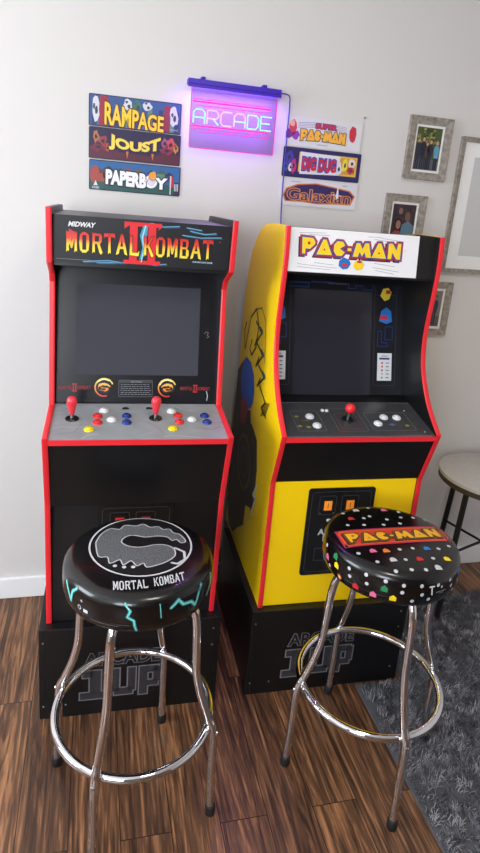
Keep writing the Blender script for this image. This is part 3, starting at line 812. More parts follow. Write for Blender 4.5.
# ------------------------------------------------------------------ bar stools
SR, SH = .1745, .7225
SP = [(0.0001, 0), (.06, -.0003), (.11, -.0012), (.145, -.0032), (.158, -.0060), (.166, -.0102), (.171, -.0160), (.174, -.025), (.1752, -.042), (.1745, -.064), (.1715, -.078), (.166, -.088), (.150, -.0915)]
def seat_map(cx, cy):
    # arc length along the cushion profile -> (r, z, normal)
    segs = []; s = 0
    for (r0, z0), (r1, z1) in zip(SP, SP[1:]):
        L = math.hypot(r1-r0, z1-z0); segs.append((s, s+L, r0, z0, r1, z1)); s += L
    def top(u, v, h):
        """straight down projection onto the cushion top"""
        r = min(math.hypot(u, v), .1738)
        for (r0, z0), (r1, z1) in zip(SP, SP[1:]):
            if r0 <= r <= r1 and r1 > r0:
                z = z0+(z1-z0)*(r-r0)/(r1-r0); nx, nz = -(z1-z0), (r1-r0); L = math.hypot(nx, nz); nx /= L; nz /= L
                k = 1/(r or 1)
                return (cx+u+u*k*nx*h, cy+v+v*k*nx*h, SH+z+nz*h)
        return (cx+u, cy+v, SH+h)
    def side(u, v, h):
        """u = angle*R round the seat, v = height below the top (negative)"""
        t = u/SR; v = max(min(v, -.0086), -.084)
        for (r0, z0), (r1, z1) in zip(SP[4:], SP[5:]):
            if z1 <= v <= z0:
                r = r0+(r1-r0)*(v-z0)/(z1-z0); nr, nz = -(z1-z0), (r1-r0); L = math.hypot(nr, nz); nr /= L; nz /= L
                rr = r+nr*h
                return (cx+rr*math.cos(t), cy+rr*math.sin(t), SH+v+nz*h)
        return (cx+(SR+h)*math.cos(t), cy+(SR+h)*math.sin(t), SH+v)
    return top, side

def cushion_bm():
    prof = [(p.x, p.y) for p in catmull([(r, z, 0) for r, z in SP], 2)]
    prof[0] = (0, 0); prof.append((0, -.0915))
    return lathe(bmesh.new(), prof, 72, SH)
def leg_path():
    pts = [(.085, .632), (.115, .626), (.138, .606), (.150, .565), (.155, .48), (.159, .42), (.173, .362), (.196, .300), (.2125, .258), (.215, .15), (.2205, .012)]
    return [(p.x, 0, p.y) for p in catmull([(r, z, 0) for r, z in pts], 5)]

def make_stool(label, x, y, rot):
    t = thing('bar_stool', label, 'stool', (x, y, 0), 0, None)
    c = obj('seat_cushion', cushion_bm(), VINYL, t, smooth=True)
    md = bmesh.new(); ring = []
    tube(md, [(.1735*math.cos(2*PI*k/64), .1735*math.sin(2*PI*k/64), SH-.0665) for k in range(64)], .0011, 6, closed=True)
    obj('piping', md, VINYL, c, smooth=True)
    obj('seat_plate', lathe(bmesh.new(), [(0, .6285), (.13, .6285), (.150, .6305), (0, .6305)], 48), RUBBER, t)
    for k in range(4):
        a = rot+k*PI/2; Rm = Matrix.Rotation(a, 4, 'Z')
        lg = obj('leg', tube(bmesh.new(), leg_path(), .0105, 14), CHROME, t, Rm, smooth=True)
        obj('rubber_foot', lathe(bmesh.new(), [(0, 0), (.0125, 0), (.0135, .003), (.0135, .026), (.0122, .028), (0, .028)], 18, 0, .2207, 0), RUBBER, lg, smooth=True, angle=.7)
        bm = bmesh.new(); lathe(bm, [(0, 0), (.006, 0), (.0055, .003), (.003, .0048), (0, .005)], 14)
        b = obj('bolt', bm, CHROME, t, Rm @ Matrix.Translation((.2205, 0, .259)) @ Matrix.Rotation(PI/2, 4, 'Y'), smooth=True, angle=.7)
    rb = bmesh.new(); tube(rb, [(.1945*math.cos(2*PI*k/96), .1945*math.sin(2*PI*k/96), .266) for k in range(96)], .0105, 14, closed=True)
    obj('foot_ring', rb, CHROME, t, smooth=True)
    return t, c

s1, c1 = make_stool('chrome bar stool with black seat printed with a silver dragon roundel, before the black cabinet', .1123, -.8463, math.radians(-27.5))
top, side = seat_map(0, 0)
a = Art(top, sub=.03); a.h0 = .0003
SIL = mat('silver_print', (92, 94, 98), 0.5, noise=.7, nscale=300); SILB = mat('silver_bright_print', (196, 198, 202), 0.4)
dragon(a, 0.004, .026, .122, .126, SILB, SIL, (14, 14, 16), 1, edge=SILB)
for x, y in ((-.060, -.055), (-.040, -.062), (-.020, -.064)): a.disc(x, y, .005, (200, 202, 206), 5, n=8)
serif_word(a, 'MORTAL', -.066, -.139, .008, -.112, SILB, 2, warp=lambda x, y: (x, y+.10*max(0, x+.02)+2.2*(x)*(x)*.5), gap=.08)
serif_word(a, 'KOMBAT', .020, -.139, .090, -.112, SILB, 2, warp=lambda x, y: (x, y+.10*max(0, x+.02)+2.2*(x)*(x)*.5), gap=.08)
a.done('seat_print', c1)
a = Art(side, sub=.02); a.h0 = .0003
def S(deg): return math.radians(deg)*SR
TE = (120, 214, 206); TD = (48, 128, 128)
def bolt(d0, pts, w=.0045):
    q = [(S(d0)+x, y) for x, y in pts]; a.stroke(q, w*2.0, TD, 1); a.stroke(q, w, TE, 2)
bolt(-152, [(-.022,-.024),(-.006,-.040),(.004,-.056),(.010,-.030),(.022,-.018)])
bolt(-99, [(-.016,-.016),(-.004,-.030),(-.010,-.044),(.004,-.052),(.006,-.066),(.010,-.080)], .0035)
bolt(-60, [(-.036,-.034),(-.018,-.022),(-.006,-.036),(.016,-.040),(.030,-.056),(.040,-.032),(.052,-.018)])
bolt(-30, [(-.012,-.060),(.004,-.040),(.010,-.020)])
bolt(60, [(-.03,-.03),(0,-.05),(.03,-.03)]); bolt(140, [(-.03,-.03),(0,-.05),(.03,-.03)])
bolt(-80, [(.0,-.020),(.003,-.052)], .0016)
a.disc(S(-140), -.054, .0055, (200, 202, 204), 2, n=14); a.disc(S(-140), -.054, .0038, (30, 30, 32), 3, n=12)
a.rect(S(-136), -.060, S(-132), -.052, (200, 202, 204), 2); a.disc(S(-138), -.036, .003, (160, 162, 166), 2, n=8)
# fine print is shown as a thin broken line of type
for k in range(16): a.rect(S(-130)+k*.0042, -.0705, S(-130)+k*.0042+.003, -.069, (120, 122, 126), 2)
a.done('side_print', c1)

s2, c2 = make_stool('chrome bar stool with black dotted seat and a red lettered band, before the yellow cabinet', .7655, -.8464, math.radians(-89.75))
a = Art(top, sub=.03); a.h0 = .0003
def rr2(u, v):  # slight turn of the printed band
    t = math.radians(-1.0); return (u*math.cos(t)-v*math.sin(t), u*math.sin(t)+v*math.cos(t))
q = [rr2(*p) for p in [(-.148, -.040), (.154, -.037), (.154, .034), (-.148, .033)]]
a.poly(q, (214, 60, 40), 1); a.stroke(q, .0026, (150, 40, 90), 2, closed=True)
a.stroke([rr2(*p) for p in [(-.141, -.032), (.147, -.030), (.147, .027), (-.141, .026)]], .0016, (240, 130, 60), 2, closed=True)
pac_word(a, -.128, -.022, .134, .013, (240, 176, 40), (30, 24, 24), (120, 90, 50), 3, shadow=(30, 20, 30))
W_ = (196, 198, 200)
cc = {'w': W_, 'pk': (226, 110, 150), 'r': (200, 44, 50), 'o': (232, 130, 60), 'b': (50, 120, 200), 'y': (244, 214, 30), 'g': (40, 130, 80)}
dots = [(-.123,.126,'w'),(-.043,.136,'w'),(-.019,.097,'w'),(.04,.129,'pk'),(-.077,.092,'r'),(-.04,.089,'w'),(.023,.076,'w'),(.069,.083,'w'),(.106,.08,'w'),(.140,.070,'w'),
 (-.126,-.066,'w'),(-.086,-.062,'pk'),(-.052,-.066,'o'),(-.014,-.065,'w'),(.023,-.064,'w'),(.06,-.068,'b'),(.092,-.072,'w'),(.128,-.062,'w'),(-.094,-.105,'w'),(-.052,-.103,'w'),(-.02,-.107,'w'),(.017,-.108,'r'),(.054,-.109,'w'),(.09,-.113,'y'),
 (-.064,-.142,'w'),(-.024,-.144,'w'),(.012,-.148,'w'),(.048,-.142,'w'),(0,.146,'w'),(-.085,.125,'w'),(.08,.115,'w'),(-.10,.06,'w'),(-.055,.055,'w'),(0,.05,'w'),(.05,.052,'w')]
for k, (u, v, c_) in enumerate(dots):
    big = c_ != 'w' or k in (0, 1, 9, 19, 27)
    if big: a.poly([(u-.009, v-.007), (u+.010, v-.007), (u+.008, v+.004), (u+.001, v+.009), (u-.007, v+.005)], cc[c_], 2)
    else: a.disc(u, v, .0052, cc[c_], 2, n=12)
a.done('seat_print', c2)
a = Art(side, sub=.02); a.h0 = .0003
rd = random.Random(5)
seq = ['w','w','pk','w','o','w','b','w','w','y','w','r','w','w','g','w']
k = 0
for row, v0 in ((0, -.028), (1, -.048), (2, -.068)):
    d = -200+row*5
    while d < 155:
        c_ = seq[(k*7+row*3) % len(seq)]; k += 1
        if not (-84 < d < -66 and row > 0):
            u = S(d); v = v0+rd.uniform(-.003, .003)
            if c_ == 'w': a.disc(u, v, .0048, W_, 2, n=12)
            elif c_ == 'o': a.disc(u, v, .0070, cc['o'], 2, n=12); a.disc(u, v, .0030, (250, 220, 200), 3, n=8)
            else: a.poly([(u-.008, v-.008), (u+.008, v-.008), (u+.008, v+.003), (u, v+.009), (u-.008, v+.003)], cc[c_], 2)
        d += 15+rd.uniform(-1.5, 1.5)
a.stroke([(S(-62), -.078), (S(-60), -.022), (S(-35), -.022)], .0009, (150, 150, 155), 2)
a.stroke([(S(-84), -.036), (S(-83), -.054)], .0035, (220, 222, 224), 2); a.stroke([(S(-86), -.032), (S(-82), -.032)], .004, (220, 222, 224), 2)
a.disc(S(-74), -.038, .0035, (170, 172, 176), 2, n=8); a.stroke([(S(-79), -.050), (S(-69), -.050)], .0016, (150, 152, 156), 2); a.stroke([(S(-76), -.055), (S(-71), -.055)], .0012, (120, 122, 126), 2)
a.done('side_print', c2)

# ------------------------------------------------------------------ things on the wall
def wall_M(x, z, out=0.0): return plane((x, -out, z), (0, 0, 1))
def tin(label, x, z, w, h, draw, bg):
    t = thing('marquee_sign', label, 'sign', (x, 0, z), 0)
    bm = bmesh.new(); prism(bm, rrect(0, -h, w, 0, .004, 3), .0008, .0038)
    M = plane((0, 0, 0), (0, 0, 1))
    p = obj('sign_plate', bm, bg, t, M)
    a = Art(); a.h0 = .0039; draw(a, w, h); a.done('sign_print', p)
    return t
def big(a, word, x0, y0, x1, y1, f, e, lay, o1=.02, o2=.07, warp=None, rim=None):
    if rim: a.text(word, x0, y0, x1, y1, rim, lay, off=o2*1.5, warp=warp)
    a.text(word, x0, y0, x1, y1, e, lay+1, off=o2, warp=warp); a.text(word, x0, y0, x1, y1, f, lay+2, off=o1, warp=warp)
def d_rampage(a, w, h):
    a.rect(.003, -h+.003, w-.003, -.003, (52, 84, 140), .5)
    rd = random.Random(1)
    for k in range(16):
        x = .01+k*.0175; hh = rd.uniform(.3, .85)*h; a.rect(x, -h+.004, x+.014, -h+hh, ((38, 60, 104), (70, 110, 160), (90, 130, 120), (46, 50, 90))[k % 4], 1)
    a.poly([(.035, -.004), (.060, -.004), (.058, -h+.004), (.030, -h+.004)], (150, 40, 60), 1.5); a.poly([(w-.055, -.012), (w-.035, -.012), (w-.036, -h+.004), (w-.060, -h+.004)], (140, 40, 70), 1.5)
    for x, y, rx, ry, c in ((.021,-.045,.013,.034,(206,208,212)), (.122,-.022,.014,.018,(206,210,214)), (.150,-.024,.014,.020,(50,116,96)), (.183,-.020,.014,.014,(204,206,212)), (w-.024,-.045,.014,.030,(200,200,210))):
        a.blob(x, y, rx, ry, c, 2); a.blob(x+.003, y-.004, rx*.35, ry*.35, (60, 62, 80), 3); a.blob(x-.005, y+.008, rx*.3, ry*.25, (80, 82, 100), 3)
    a.text('MIDWAY', w-.034, -.086, w-.008, -.080, (190, 190, 190), 3)
    big(a, 'RAMPAGE', .050, -.086, .236, -.052, (240, 200, 56), (110, 24, 40), 4, .03, .075,
        warp=lambda X, Y, u, v: (X, Y+v*.030*max(0,1-u)**1.2+v*.010*u-.006*u))
def d_joust(a, w, h):
    a.rect(.003, -h+.003, w-.003, -.003, (38, 30, 66), .5)
    a.poly([(.003, -h+.003), (.003, -.060), (.05, -.052), (.10, -.070), (.2, -.074), (w-.04, -.056), (w-.003, -.064), (w-.003, -h+.003)], (84, 34, 52), 1)
    for x, y, rx, ry, c in ((.022,-.030,.012,.018,(176,112,70)), (.045,-.042,.014,.014,(150,60,60)), (.058,-.062,.008,.012,(190,80,50)), (.030,-.060,.02,.012,(112,40,56)), (.242,-.030,.010,.016,(150,80,120)), (.262,-.034,.013,.018,(190,72,84)), (.250,-.052,.02,.012,(130,44,70)), (.28,-.04,.008,.014,(190,130,60))):
        a.blob(x, y, rx, ry, c, 2, j=.5); a.blob(x, y, rx*.4, ry*.4, (50, 26, 50), 3, j=.4)
    a.poly([(.118, -.066), (.122, -.09), (.126, -.066)], (200, 120, 60), 2); a.poly([(.20, -.066), (.204, -.088), (.208, -.066)], (200, 120, 60), 2)
    big(a, 'JOUST', .066, -.068, .226, -.022, (232, 206, 84), (58, 26, 60), 4, .05, .11, warp=lambda X, Y, u, v: (X, Y-.020*(1-(2*u-1)**2)*(.4+.6*v)+.006))
def d_paper(a, w, h):
    a.rect(.003, -h+.003, w-.003, -.003, (44, 96, 150), .5); a.rect(.003, -h+.003, w-.003, -.060, (40, 84, 78), 1)
    for x, y, s, c in ((.03,-.045,.020,(150,76,60)), (.062,-.035,.018,(60,84,96)), (.10,-.04,.018,(80,120,90)), (.125,-.03,.014,(190,110,110)), (.16,-.034,.016,(170,120,60)), (.20,-.032,.014,(60,90,130)), (.235,-.03,.016,(90,130,110)), (.26,-.034,.014,(60,70,110))):
        a.rect(x-s, y-s*1.1, x+s, y+s*.2, c, 1.5); a.poly([(x-s*1.2, y+s*.2), (x+s*1.2, y+s*.2), (x, y+s*1.1)], tuple(int(k*.7) for k in c), 2)
    a.blob(.018, -.045, .014, .028, (160, 70, 62), 2.5); a.blob(.205, -.038, .014, .016, (232, 150, 60), 7); a.blob(.200, -.056, .012, .016, (220, 210, 220), 7)
    a.text('ATARI', .010, -.090, .032, -.083, (210, 210, 214), 3, off=.02); a.poly([(.014, -.080), (.028, -.080), (.021, -.064)], (210, 210, 214), 3)
    a.rect(w-.036, -.066, w-.022, -.032, (190, 40, 60), 3); a.rect(w-.034, -h+.004, w-.030, -.030, (210, 210, 214), 4); a.rect(w-.020, -h+.004, w-.004, -.050, (60, 40, 80), 3)
    for k in range(3): a.rect(w-.019+k*.005, -.078, w-.0165+k*.005, -.055, (210, 210, 214), 4)
    big(a, 'PAPERB', .055, -.074, .182, -.034, (236, 236, 238), (30, 34, 60), 4, .06, .13, warp=lambda X, Y, u, v: (X+.012*v*0, Y+.004*(1-u)))
    big(a, 'Y', .218, -.074, .250, -.042, (236, 236, 238), (30, 34, 60), 4, .05, .12)
    a.ring(.200, -.054, .013, .021, (236, 236, 238), 4, n=20)
def d_super(a, w, h):
    a.rect(.003, -h+.003, w-.003, -.003, (214, 212, 214), .5)
    for k in range(4):
        L = [(.045+j*.018, -.022-k*.005+.006*math.sin(PI*j/10)) for j in range(11)]; a.stroke(L, .0013, ((110, 90, 180), (120, 110, 190), (180, 90, 150), (110, 90, 180))[k], 1, joint=False)
    big(a, 'SUPER', .110, -.034, .185, -.018, (196, 50, 90), (44, 40, 110), 2, .05, .12)
    for s in (-1, 0): a.blob(.026 if s else w-.034, -.040, .014, .028, (206, 60, 96) if s else (196, 48, 66), 2, n=9, j=.15)
    a.blob(.012, -.060, .012, .016, (120, 50, 150), 3); a.blob(.040, -.062, .014, .014, (150, 60, 170), 2); a.blob(.024, -.026, .010, .010, (232, 170, 140), 3)
    pac_word(a, .058, -.077, .222, -.048, (240, 176, 64), (240, 176, 64), (60, 46, 80), 3, arc=.004)
    a.text('MIDWAY', .120, -.089, .160, -.085, (80, 80, 90), 2)
def d_dig(a, w, h):
    a.rect(.003, -h+.003, w-.003, -.003, (42, 36, 92), .5); a.rect(.058, -.080, w-.014, -.014, (222, 176, 66), 1); a.rect(.064, -.074, w-.020, -.020, (196, 150, 60), 1.2)
    a.poly([(.062, -.012), (.212, -.016), (.205, -.080), (.064, -.086)], (220, 216, 222), 2)
    for x, y, rx, ry, c in ((.022,-.034,.014,.022,(70,60,150)), (.040,-.060,.010,.024,(186,46,120)), (.030,-.066,.010,.014,(210,200,210)), (.012,-.064,.010,.016,(56,90,170)), (.210,-.058,.011,.022,(214,214,220)), (.232,-.044,.010,.026,(226,206,60)), (.258,-.036,.015,.016,(226,206,196)), (.256,-.060,.014,.012,(190,50,60))):
        a.blob(x, y, rx, ry, c, 3); a.blob(x, y, rx*.35, ry*.35, (46, 40, 80), 4)
    big(a, 'DIG DUG', .072, -.070, .196, -.032, (198, 40, 66), (44, 72, 160), 4, .05, .13)
def d_gal(a, w, h):
    a.rect(.003, -h+.003, w-.003, -.003, (214, 211, 216), .5)
    a.poly([(.010,-.058),(.020,-.034),(.060,-.018),(.130,-.010),(.200,-.018),(.262,-.026),(.284,-.044),(.270,-.076),(.200,-.078),(.140,-.082),(.080,-.078),(.020,-.080)], (206, 120, 56), 1)
    a.poly([(.015,-.058),(.024,-.038),(.062,-.022),(.130,-.014),(.200,-.022),(.258,-.030),(.278,-.045),(.264,-.072),(.200,-.074),(.140,-.078),(.080,-.074),(.024,-.076)], (52, 36, 92), 2)
    big(a, 'Galaxian', .026, -.072, .266, -.034, (60, 40, 104), (214, 140, 70), 3, .0, .05)
    a.poly([(.208, -.050), (.214, -.012), (.220, -.050), (.214, -.060)], (236, 232, 236), 6); a.stroke([(.196, -.044), (.232, -.046)], .002, (236, 232, 236), 6)
    a.text('MIDWAY', .036, -.013, .075, -.009, (60, 60, 70), 2); a.text('NAMCO', .230, -.013, .250, -.009, (80, 60, 70), 2)
DKN = mat('tin_dark', (34, 36, 62), 0.4); DKW = mat('tin_white', (210, 208, 212), 0.4)
tin('tin marquee sign reading RAMPAGE in yellow, topmost of the left three on the wall', -.0254, 1.8228, .2934, .0950, d_rampage, DKN)
tin('dark purple tin marquee sign reading JOUST, middle of the left three', -.0244, 1.7258, .2948, .0960, d_joust, DKN)
tin('blue and green tin marquee sign reading PAPERBOY in white, lowest of the left three', -.0225, 1.6265, .2973, .0939, d_paper, DKN)
tin('white tin marquee sign reading SUPER PAC-MAN, topmost of the right three on the wall', .6267, 1.8316, .2839, .0990, d_super, DKW)
tin('navy and gold tin marquee sign reading DIG DUG, between two white signs', .6285, 1.7297, .2909, .0985, d_dig, DKN)
tin('white tin marquee sign reading Galaxian over a dark purple oval, lowest of the right three', .6296, 1.6275, .2907, .0930, d_gal, DKW)

# neon sign
ns = thing('neon_sign', 'glowing pink and blue ARCADE light sign with a dark top bar on the wall', 'neon sign', (.2790, 0, 1.898), 0)
M = plane((0, 0, 0), (0, 0, 1))
HOUS = mat('sign_housing', (58, 26, 170), 0.35)
obj('housing', B(0, .3095, -.052, -.016, -.0185, -.002), HOUS, ns, bevel=.002)
obj('lip', B(0, .3095, -.052, -.0495, -.0275, -.0186), HOUS, ns)
for x in (.050, .255): obj('mounting_bracket', B(x-.007, x+.007, -.040, -.001, .0003, .0085), HOUS, ns, bevel=.002)
for x in (.050, .255): obj('wall_spacer', B(x-.006, x+.006, -.0155, -.0005, -.015, -.004), HOUS, ns)
PX0, PX1, PZ0, PZ1 = .016, .300, -.205, -.0187
PAN = emission('edge_lit_acrylic', (180, 116, 245), 0.46, 0.42)
obj('acrylic_panel', B(PX0, PX1, -.036, -.032, PZ0, PZ1), PAN, ns)
PINK = emission('neon_pink', (255, 50, 150), 1.8); PINKS = emission('neon_soft_pink', (255, 80, 200), 1.0); CY = emission('neon_ice', (130, 210, 255), 2.2); LIL = emission('neon_lilac', (246, 170, 255), 1.9)
bm = bmesh.new()
box(bm, PX0-.0025, PX0-.0003, -.0365, -.0315, PZ0, PZ1); box(bm, PX1+.0003, PX1+.0025, -.0365, -.0315, PZ0, PZ1); box(bm, PX0, PX1, -.0365, -.0315, PZ0-.0028, PZ0-.0003)
obj('lit_edge', bm, PINKS, ns)
def neon(name, strokes, m, r=.0016):
    for s_ in strokes:
        obj(name, tube(bmesh.new(), [(x, -.0385, z) for x, z in s_], r, 8), m, ns, smooth=True)
neon('light_line', [[(.018, -.0665), (.282, -.0655)], [(.018, -.140), (.282, -.138)]], PINK, .0024)
neon('light_line', [[(.022, -.0595), (.275, -.0585)], [(.022, -.149), (.280, -.147)], [(.040, -.078), (.280, -.077)], [(.040, -.157), (.280, -.155)]], PINKS, .0013)
GL = {'A': [[(0,0),(0,.78),(.22,1),(.78,1),(1,.78),(1,0)], [(0,.42),(1,.42)]], 'R': [[(0,0),(0,1),(.8,1),(1,.8),(1,.6),(.8,.42),(0,.42)], [(.55,.42),(1,0)]], 'C': [[(1,1),(.2,1),(0,.8),(0,.2),(.2,0),(1,0)]],
      'D': [[(0,0),(0,1),(.78,1),(1,.78),(1,.22),(.78,0),(0,0)]], 'E': [[(1,1),(0,1),(0,0),(1,0)], [(0,.5),(.85,.5)]]}
for k, ch in enumerate('ARCADE'):
    x0 = .024+k*.0452; w = .037; z0 = -.1310; h = .042
    for j, s_ in enumerate(GL[ch]):
        neon('light_letter', [[(x0+a_*w, z0+b_*h) for a_, b_ in s_]], CY if (k in (0, 4, 5) or j == 1) else LIL, .0021)

# power cord of the sign
cord = tube(bmesh.new(), catmull([(.5900, -.030, 1.889), (.622, -.024, 1.886), (.632, -.010, 1.866), (.634, -.0055, 1.83), (.6345, -.0055, 1.70), (.636, -.0055, 1.60), (.640, -.0055, 1.50), (.648, -.0055, 1.40), (.655, -.0055, 1.2)], 6), .0021, 8)
cord = obj('power_cord', cord, mat('purple_cord', (66, 48, 160), 0.5), None, smooth=True)
tag(cord, 'thin dark cord hanging down the wall from the glowing sign', 'cord')
nail = obj('wall_nail', lathe(bmesh.new(), [(0, 0), (.0022, 0), (.0022, .004), (.004, .0045), (.004, .006), (0, .0062)], 12), STEEL, None, wall_M(.913, 1.8505, 0.0), smooth=True, angle=.6)
tag(nail, 'small bare nail head in the wall right of the SUPER PAC-MAN sign', 'nail')

# picture frames
def frame(label, x, z, w, h, fw, mw, draw):
    t = thing('picture_frame', label, 'picture frame', (x, 0, z), 0)
    M = plane((0, 0, 0), (0, 0, 1))
    def ringf(o0, o1, h0, h1a, h1b):
        bm = bmesh.new(); O = [(o0, -o0), (w-o0, -o0), (w-o0, -h+o0), (o0, -h+o0)]; I = [(o1, -o1), (w-o1, -o1), (w-o1, -h+o1), (o1, -h+o1)]
        vo = [[bm.verts.new((p[0], p[1], q)) for p in O] for q in (h0, h1a)]; vi = [[bm.verts.new((p[0], p[1], q)) for p in I] for q in (h0, h1b)]
        for i in range(4):
            j = (i+1) % 4
            bm.faces.new((vo[0][i], vo[0][j], vo[1][j], vo[1][i])); bm.faces.new((vi[0][i], vi[0][j], vi[1][j], vi[1][i]))
            bm.faces.new((vo[1][i], vo[1][j], vi[1][j], vi[1][i])); bm.faces.new((vo[0][i], vo[0][j], vi[0][j], vi[0][i]))
        return bm
    obj('moulding', ringf(0, fw, .001, .018, .013), FWOOD, t, M)
    bm = bmesh.new(); prism(bm, [(fw-.0, -fw), (w-fw, -fw), (w-fw, -h+fw), (fw, -h+fw)], .004, .007); obj('mat_board', bm, MATB, t, M)
    a = Art(); a.h0 = .0072; m = fw+mw; draw(a, m, -h+m, w-m, -m); a.done('photo_print', t, M)
    return t
def clip_fig(a, x, y0, hgt, top_c, skin, hair, lay, leg=(36, 38, 52), wdt=None, ymax=None):
    s = hgt; wd = wdt or .16*s
    a.rect(x-wd*.6, y0, x-wd*.06, y0+.44*s, leg, lay); a.rect(x+wd*.06, y0, x+wd*.6, y0+.44*s, leg, lay)
    a.poly([(x-wd*.72, y0+.40*s), (x+wd*.72, y0+.40*s), (x+wd, y0+.70*s), (x+wd*.6, y0+.82*s), (x-wd*.6, y0+.82*s), (x-wd, y0+.70*s)], top_c, lay+1)
    a.disc(x, y0+.91*s, .062*s, hair, lay+2, ry=.075*s, n=14); a.disc(x, y0+.895*s, .048*s, skin, lay+3, ry=.06*s, n=14)
def d_group(a, x0, y0, x1, y1):
    W = x1-x0; H = y1-y0
    a.rect(x0, y0, x1, y1, (70, 82, 44), .5); a.rect(x0, y0, x1, y0+.25*H, (88, 88, 96), 1)
    rd = random.Random(9)
    for k in range(46): a.blob(x0+W*rd.uniform(.06, .94), y0+H*rd.uniform(.64, .95), W*.06, H*.03, ((124,126,52),(60,74,36),(150,146,80),(46,54,30))[k % 4], 1+k*.01, seed=k)
    for fx, hh, c, hr in ((.12,.74,(40,42,58),(40,30,26)), (.30,.78,(30,32,48),(30,24,22)), (.46,.66,(70,54,50),(60,40,30)), (.60,.72,(34,36,56),(70,44,34)), (.86,.70,(96,150,178),(170,150,130))):
        clip_fig(a, x0+fx*W, y0+.02*H, hh*H, c, (196, 150, 126), hr, 4, wdt=.115*W)
def d_couple(a, x0, y0, x1, y1):
    W = x1-x0; H = y1-y0
    a.rect(x0, y0, x1, y1, (50, 36, 44), .5)
    rd = random.Random(4)
    for k in range(16): a.blob(x0+W*rd.uniform(.08, .92), y0+H*rd.uniform(.6, .94), W*.07, H*.04, ((84,40,46),(64,50,60),(40,30,36))[k % 3], 1+k*.01, seed=k)
    a.poly([(x0+.38*W, y0), (x0+.98*W, y0), (x0+.96*W, y0+.48*H), (x0+.72*W, y0+.60*H), (x0+.46*W, y0+.50*H)], (84, 116, 136), 3)
    a.disc(x0+.66*W, y0+.72*H, .14*W, (50, 34, 30), 4, ry=.14*H); a.disc(x0+.66*W, y0+.70*H, .12*W, (112, 78, 66), 5, ry=.12*H)
    a.poly([(x0+.02*W, y0), (x0+.50*W, y0), (x0+.44*W, y0+.30*H), (x0+.24*W, y0+.38*H), (x0+.06*W, y0+.26*H)], (150, 60, 58), 6)
    a.disc(x0+.28*W, y0+.50*H, .17*W, (28, 20, 22), 7, ry=.17*H); a.disc(x0+.29*W, y0+.49*H, .105*W, (150, 102, 86), 8, ry=.11*H)
    a.disc(x0+.34*W, y0+.83*H, .09*W, (130, 96, 84), 3, ry=.08*H)
def d_standing(a, x0, y0, x1, y1):
    W = x1-x0; H = y1-y0
    a.rect(x0, y0, x1, y1, (120, 112, 104), .5); a.rect(x0, y0, x1, y0+.3*H, (92, 82, 74), 1)
    for fx, c in ((.22, (34, 34, 40)), (.50, (50, 40, 46)), (.74, (36, 44, 66))): clip_fig(a, x0+fx*W, y0+.05*H, .84*H, c, (140, 100, 84), (34, 26, 24), 2, wdt=.14*W)
def d_plain(a, x0, y0, x1, y1):
    a.rect(x0, y0, x1, y1, (196, 196, 194), .5)
frame('grey wood picture frame with a photo of people before autumn trees, highest on the right', 1.088, 1.880, .1700, .2160, .0265, .0085, d_group)
frame('grey wood picture frame with a photo of a couple, just above the yellow cabinet', 1.0362, 1.6075, .1640, .2160, .0265, .0085, d_couple)
frame('large grey wood frame at the far right, between the highest and lowest frames', 1.3065, 1.830, .3600, .4980, .0175, .0500, d_plain)
frame('grey wood picture frame with standing people, lowest, behind the yellow cabinet edge', 1.2000, 1.2935, .1730, .2120, .0250, .0100, d_standing)

# ------------------------------------------------------------------ side table
tb = thing('side_table', 'small round white topped side table with dark legs, by the wall at the right', 'side table', (1.505, -.292, 0), 0)
obj('table_top', lathe(bmesh.new(), [(0, .585), (.196, .585), (.2, .587), (.2, .599), (.197, .601), (0, .601)], 56), mat('pale_table_top', (198, 196, 192), 0.45, noise=.05, nscale=40), tb, smooth=True, angle=.6)
obj('rim', lathe(bmesh.new(), [(.190, .566), (.1985, .566), (.1985, .5845), (.190, .5845), (.190, .566)], 56), mat('dark_rim_wood', (70, 62, 50), 0.5), tb, smooth=True, angle=.6)
for k in range(4):
    a0 = math.radians(200+90*k)
    obj('leg', tube(bmesh.new(), [(.150*math.cos(a0), .150*math.sin(a0), .5655), (.185*math.cos(a0), .185*math.sin(a0), .005)], .011, 10), mat('dark_table_leg', (24, 22, 22), 0.45), tb, smooth=True, angle=.6)
for k in range(2):
    a0 = math.radians(200+90*k); p = [(.166*math.cos(a0), .166*math.sin(a0), .30), (-.166*math.cos(a0), -.166*math.sin(a0), .30)]
    obj('stretcher', tube(bmesh.new(), [(x, y, z+.012*k) for x, y, z in p], .005, 8), _m['dark_table_leg'], tb, smooth=True, angle=.6)

# ------------------------------------------------------------------ rug
RX0, RX1, RY0, RY1 = .867, 1.90, -1.75, -.22
NX, NY = 1.040, -.618           # the riser stands in this corner
rg = thing('shag_rug', 'grey shaggy rug on the floor at the right, edge beside the stool leg', 'rug', ((RX0+RX1)/2, (RY0+RY1)/2, 0), 0)
ox, oy = (RX0+RX1)/2, (RY0+RY1)/2
bm = bmesh.new(); prism(bm, [(RX0-ox, RY0-oy), (RX1-ox, RY0-oy), (RX1-ox, RY1-oy), (NX-ox, RY1-oy), (NX-ox, NY-oy), (RX0-ox, NY-oy)], .0005, .006)
obj('backing', bm, mat('rug_backing', (92, 92, 96), 0.9), rg)
bm = bmesh.new(); rd = random.Random(11)
def inrug(x, y): return RX0+.003 < x < RX1 and RY0 < y < RY1 and not (x < NX+.004 and y > NY-.004)
n = 0; cl = []
for k in range(5200):
    cl.append((rd.uniform(RX0, RX1), rd.uniform(RY0, RY1), rd.uniform(0, 2*PI), rd.random()))
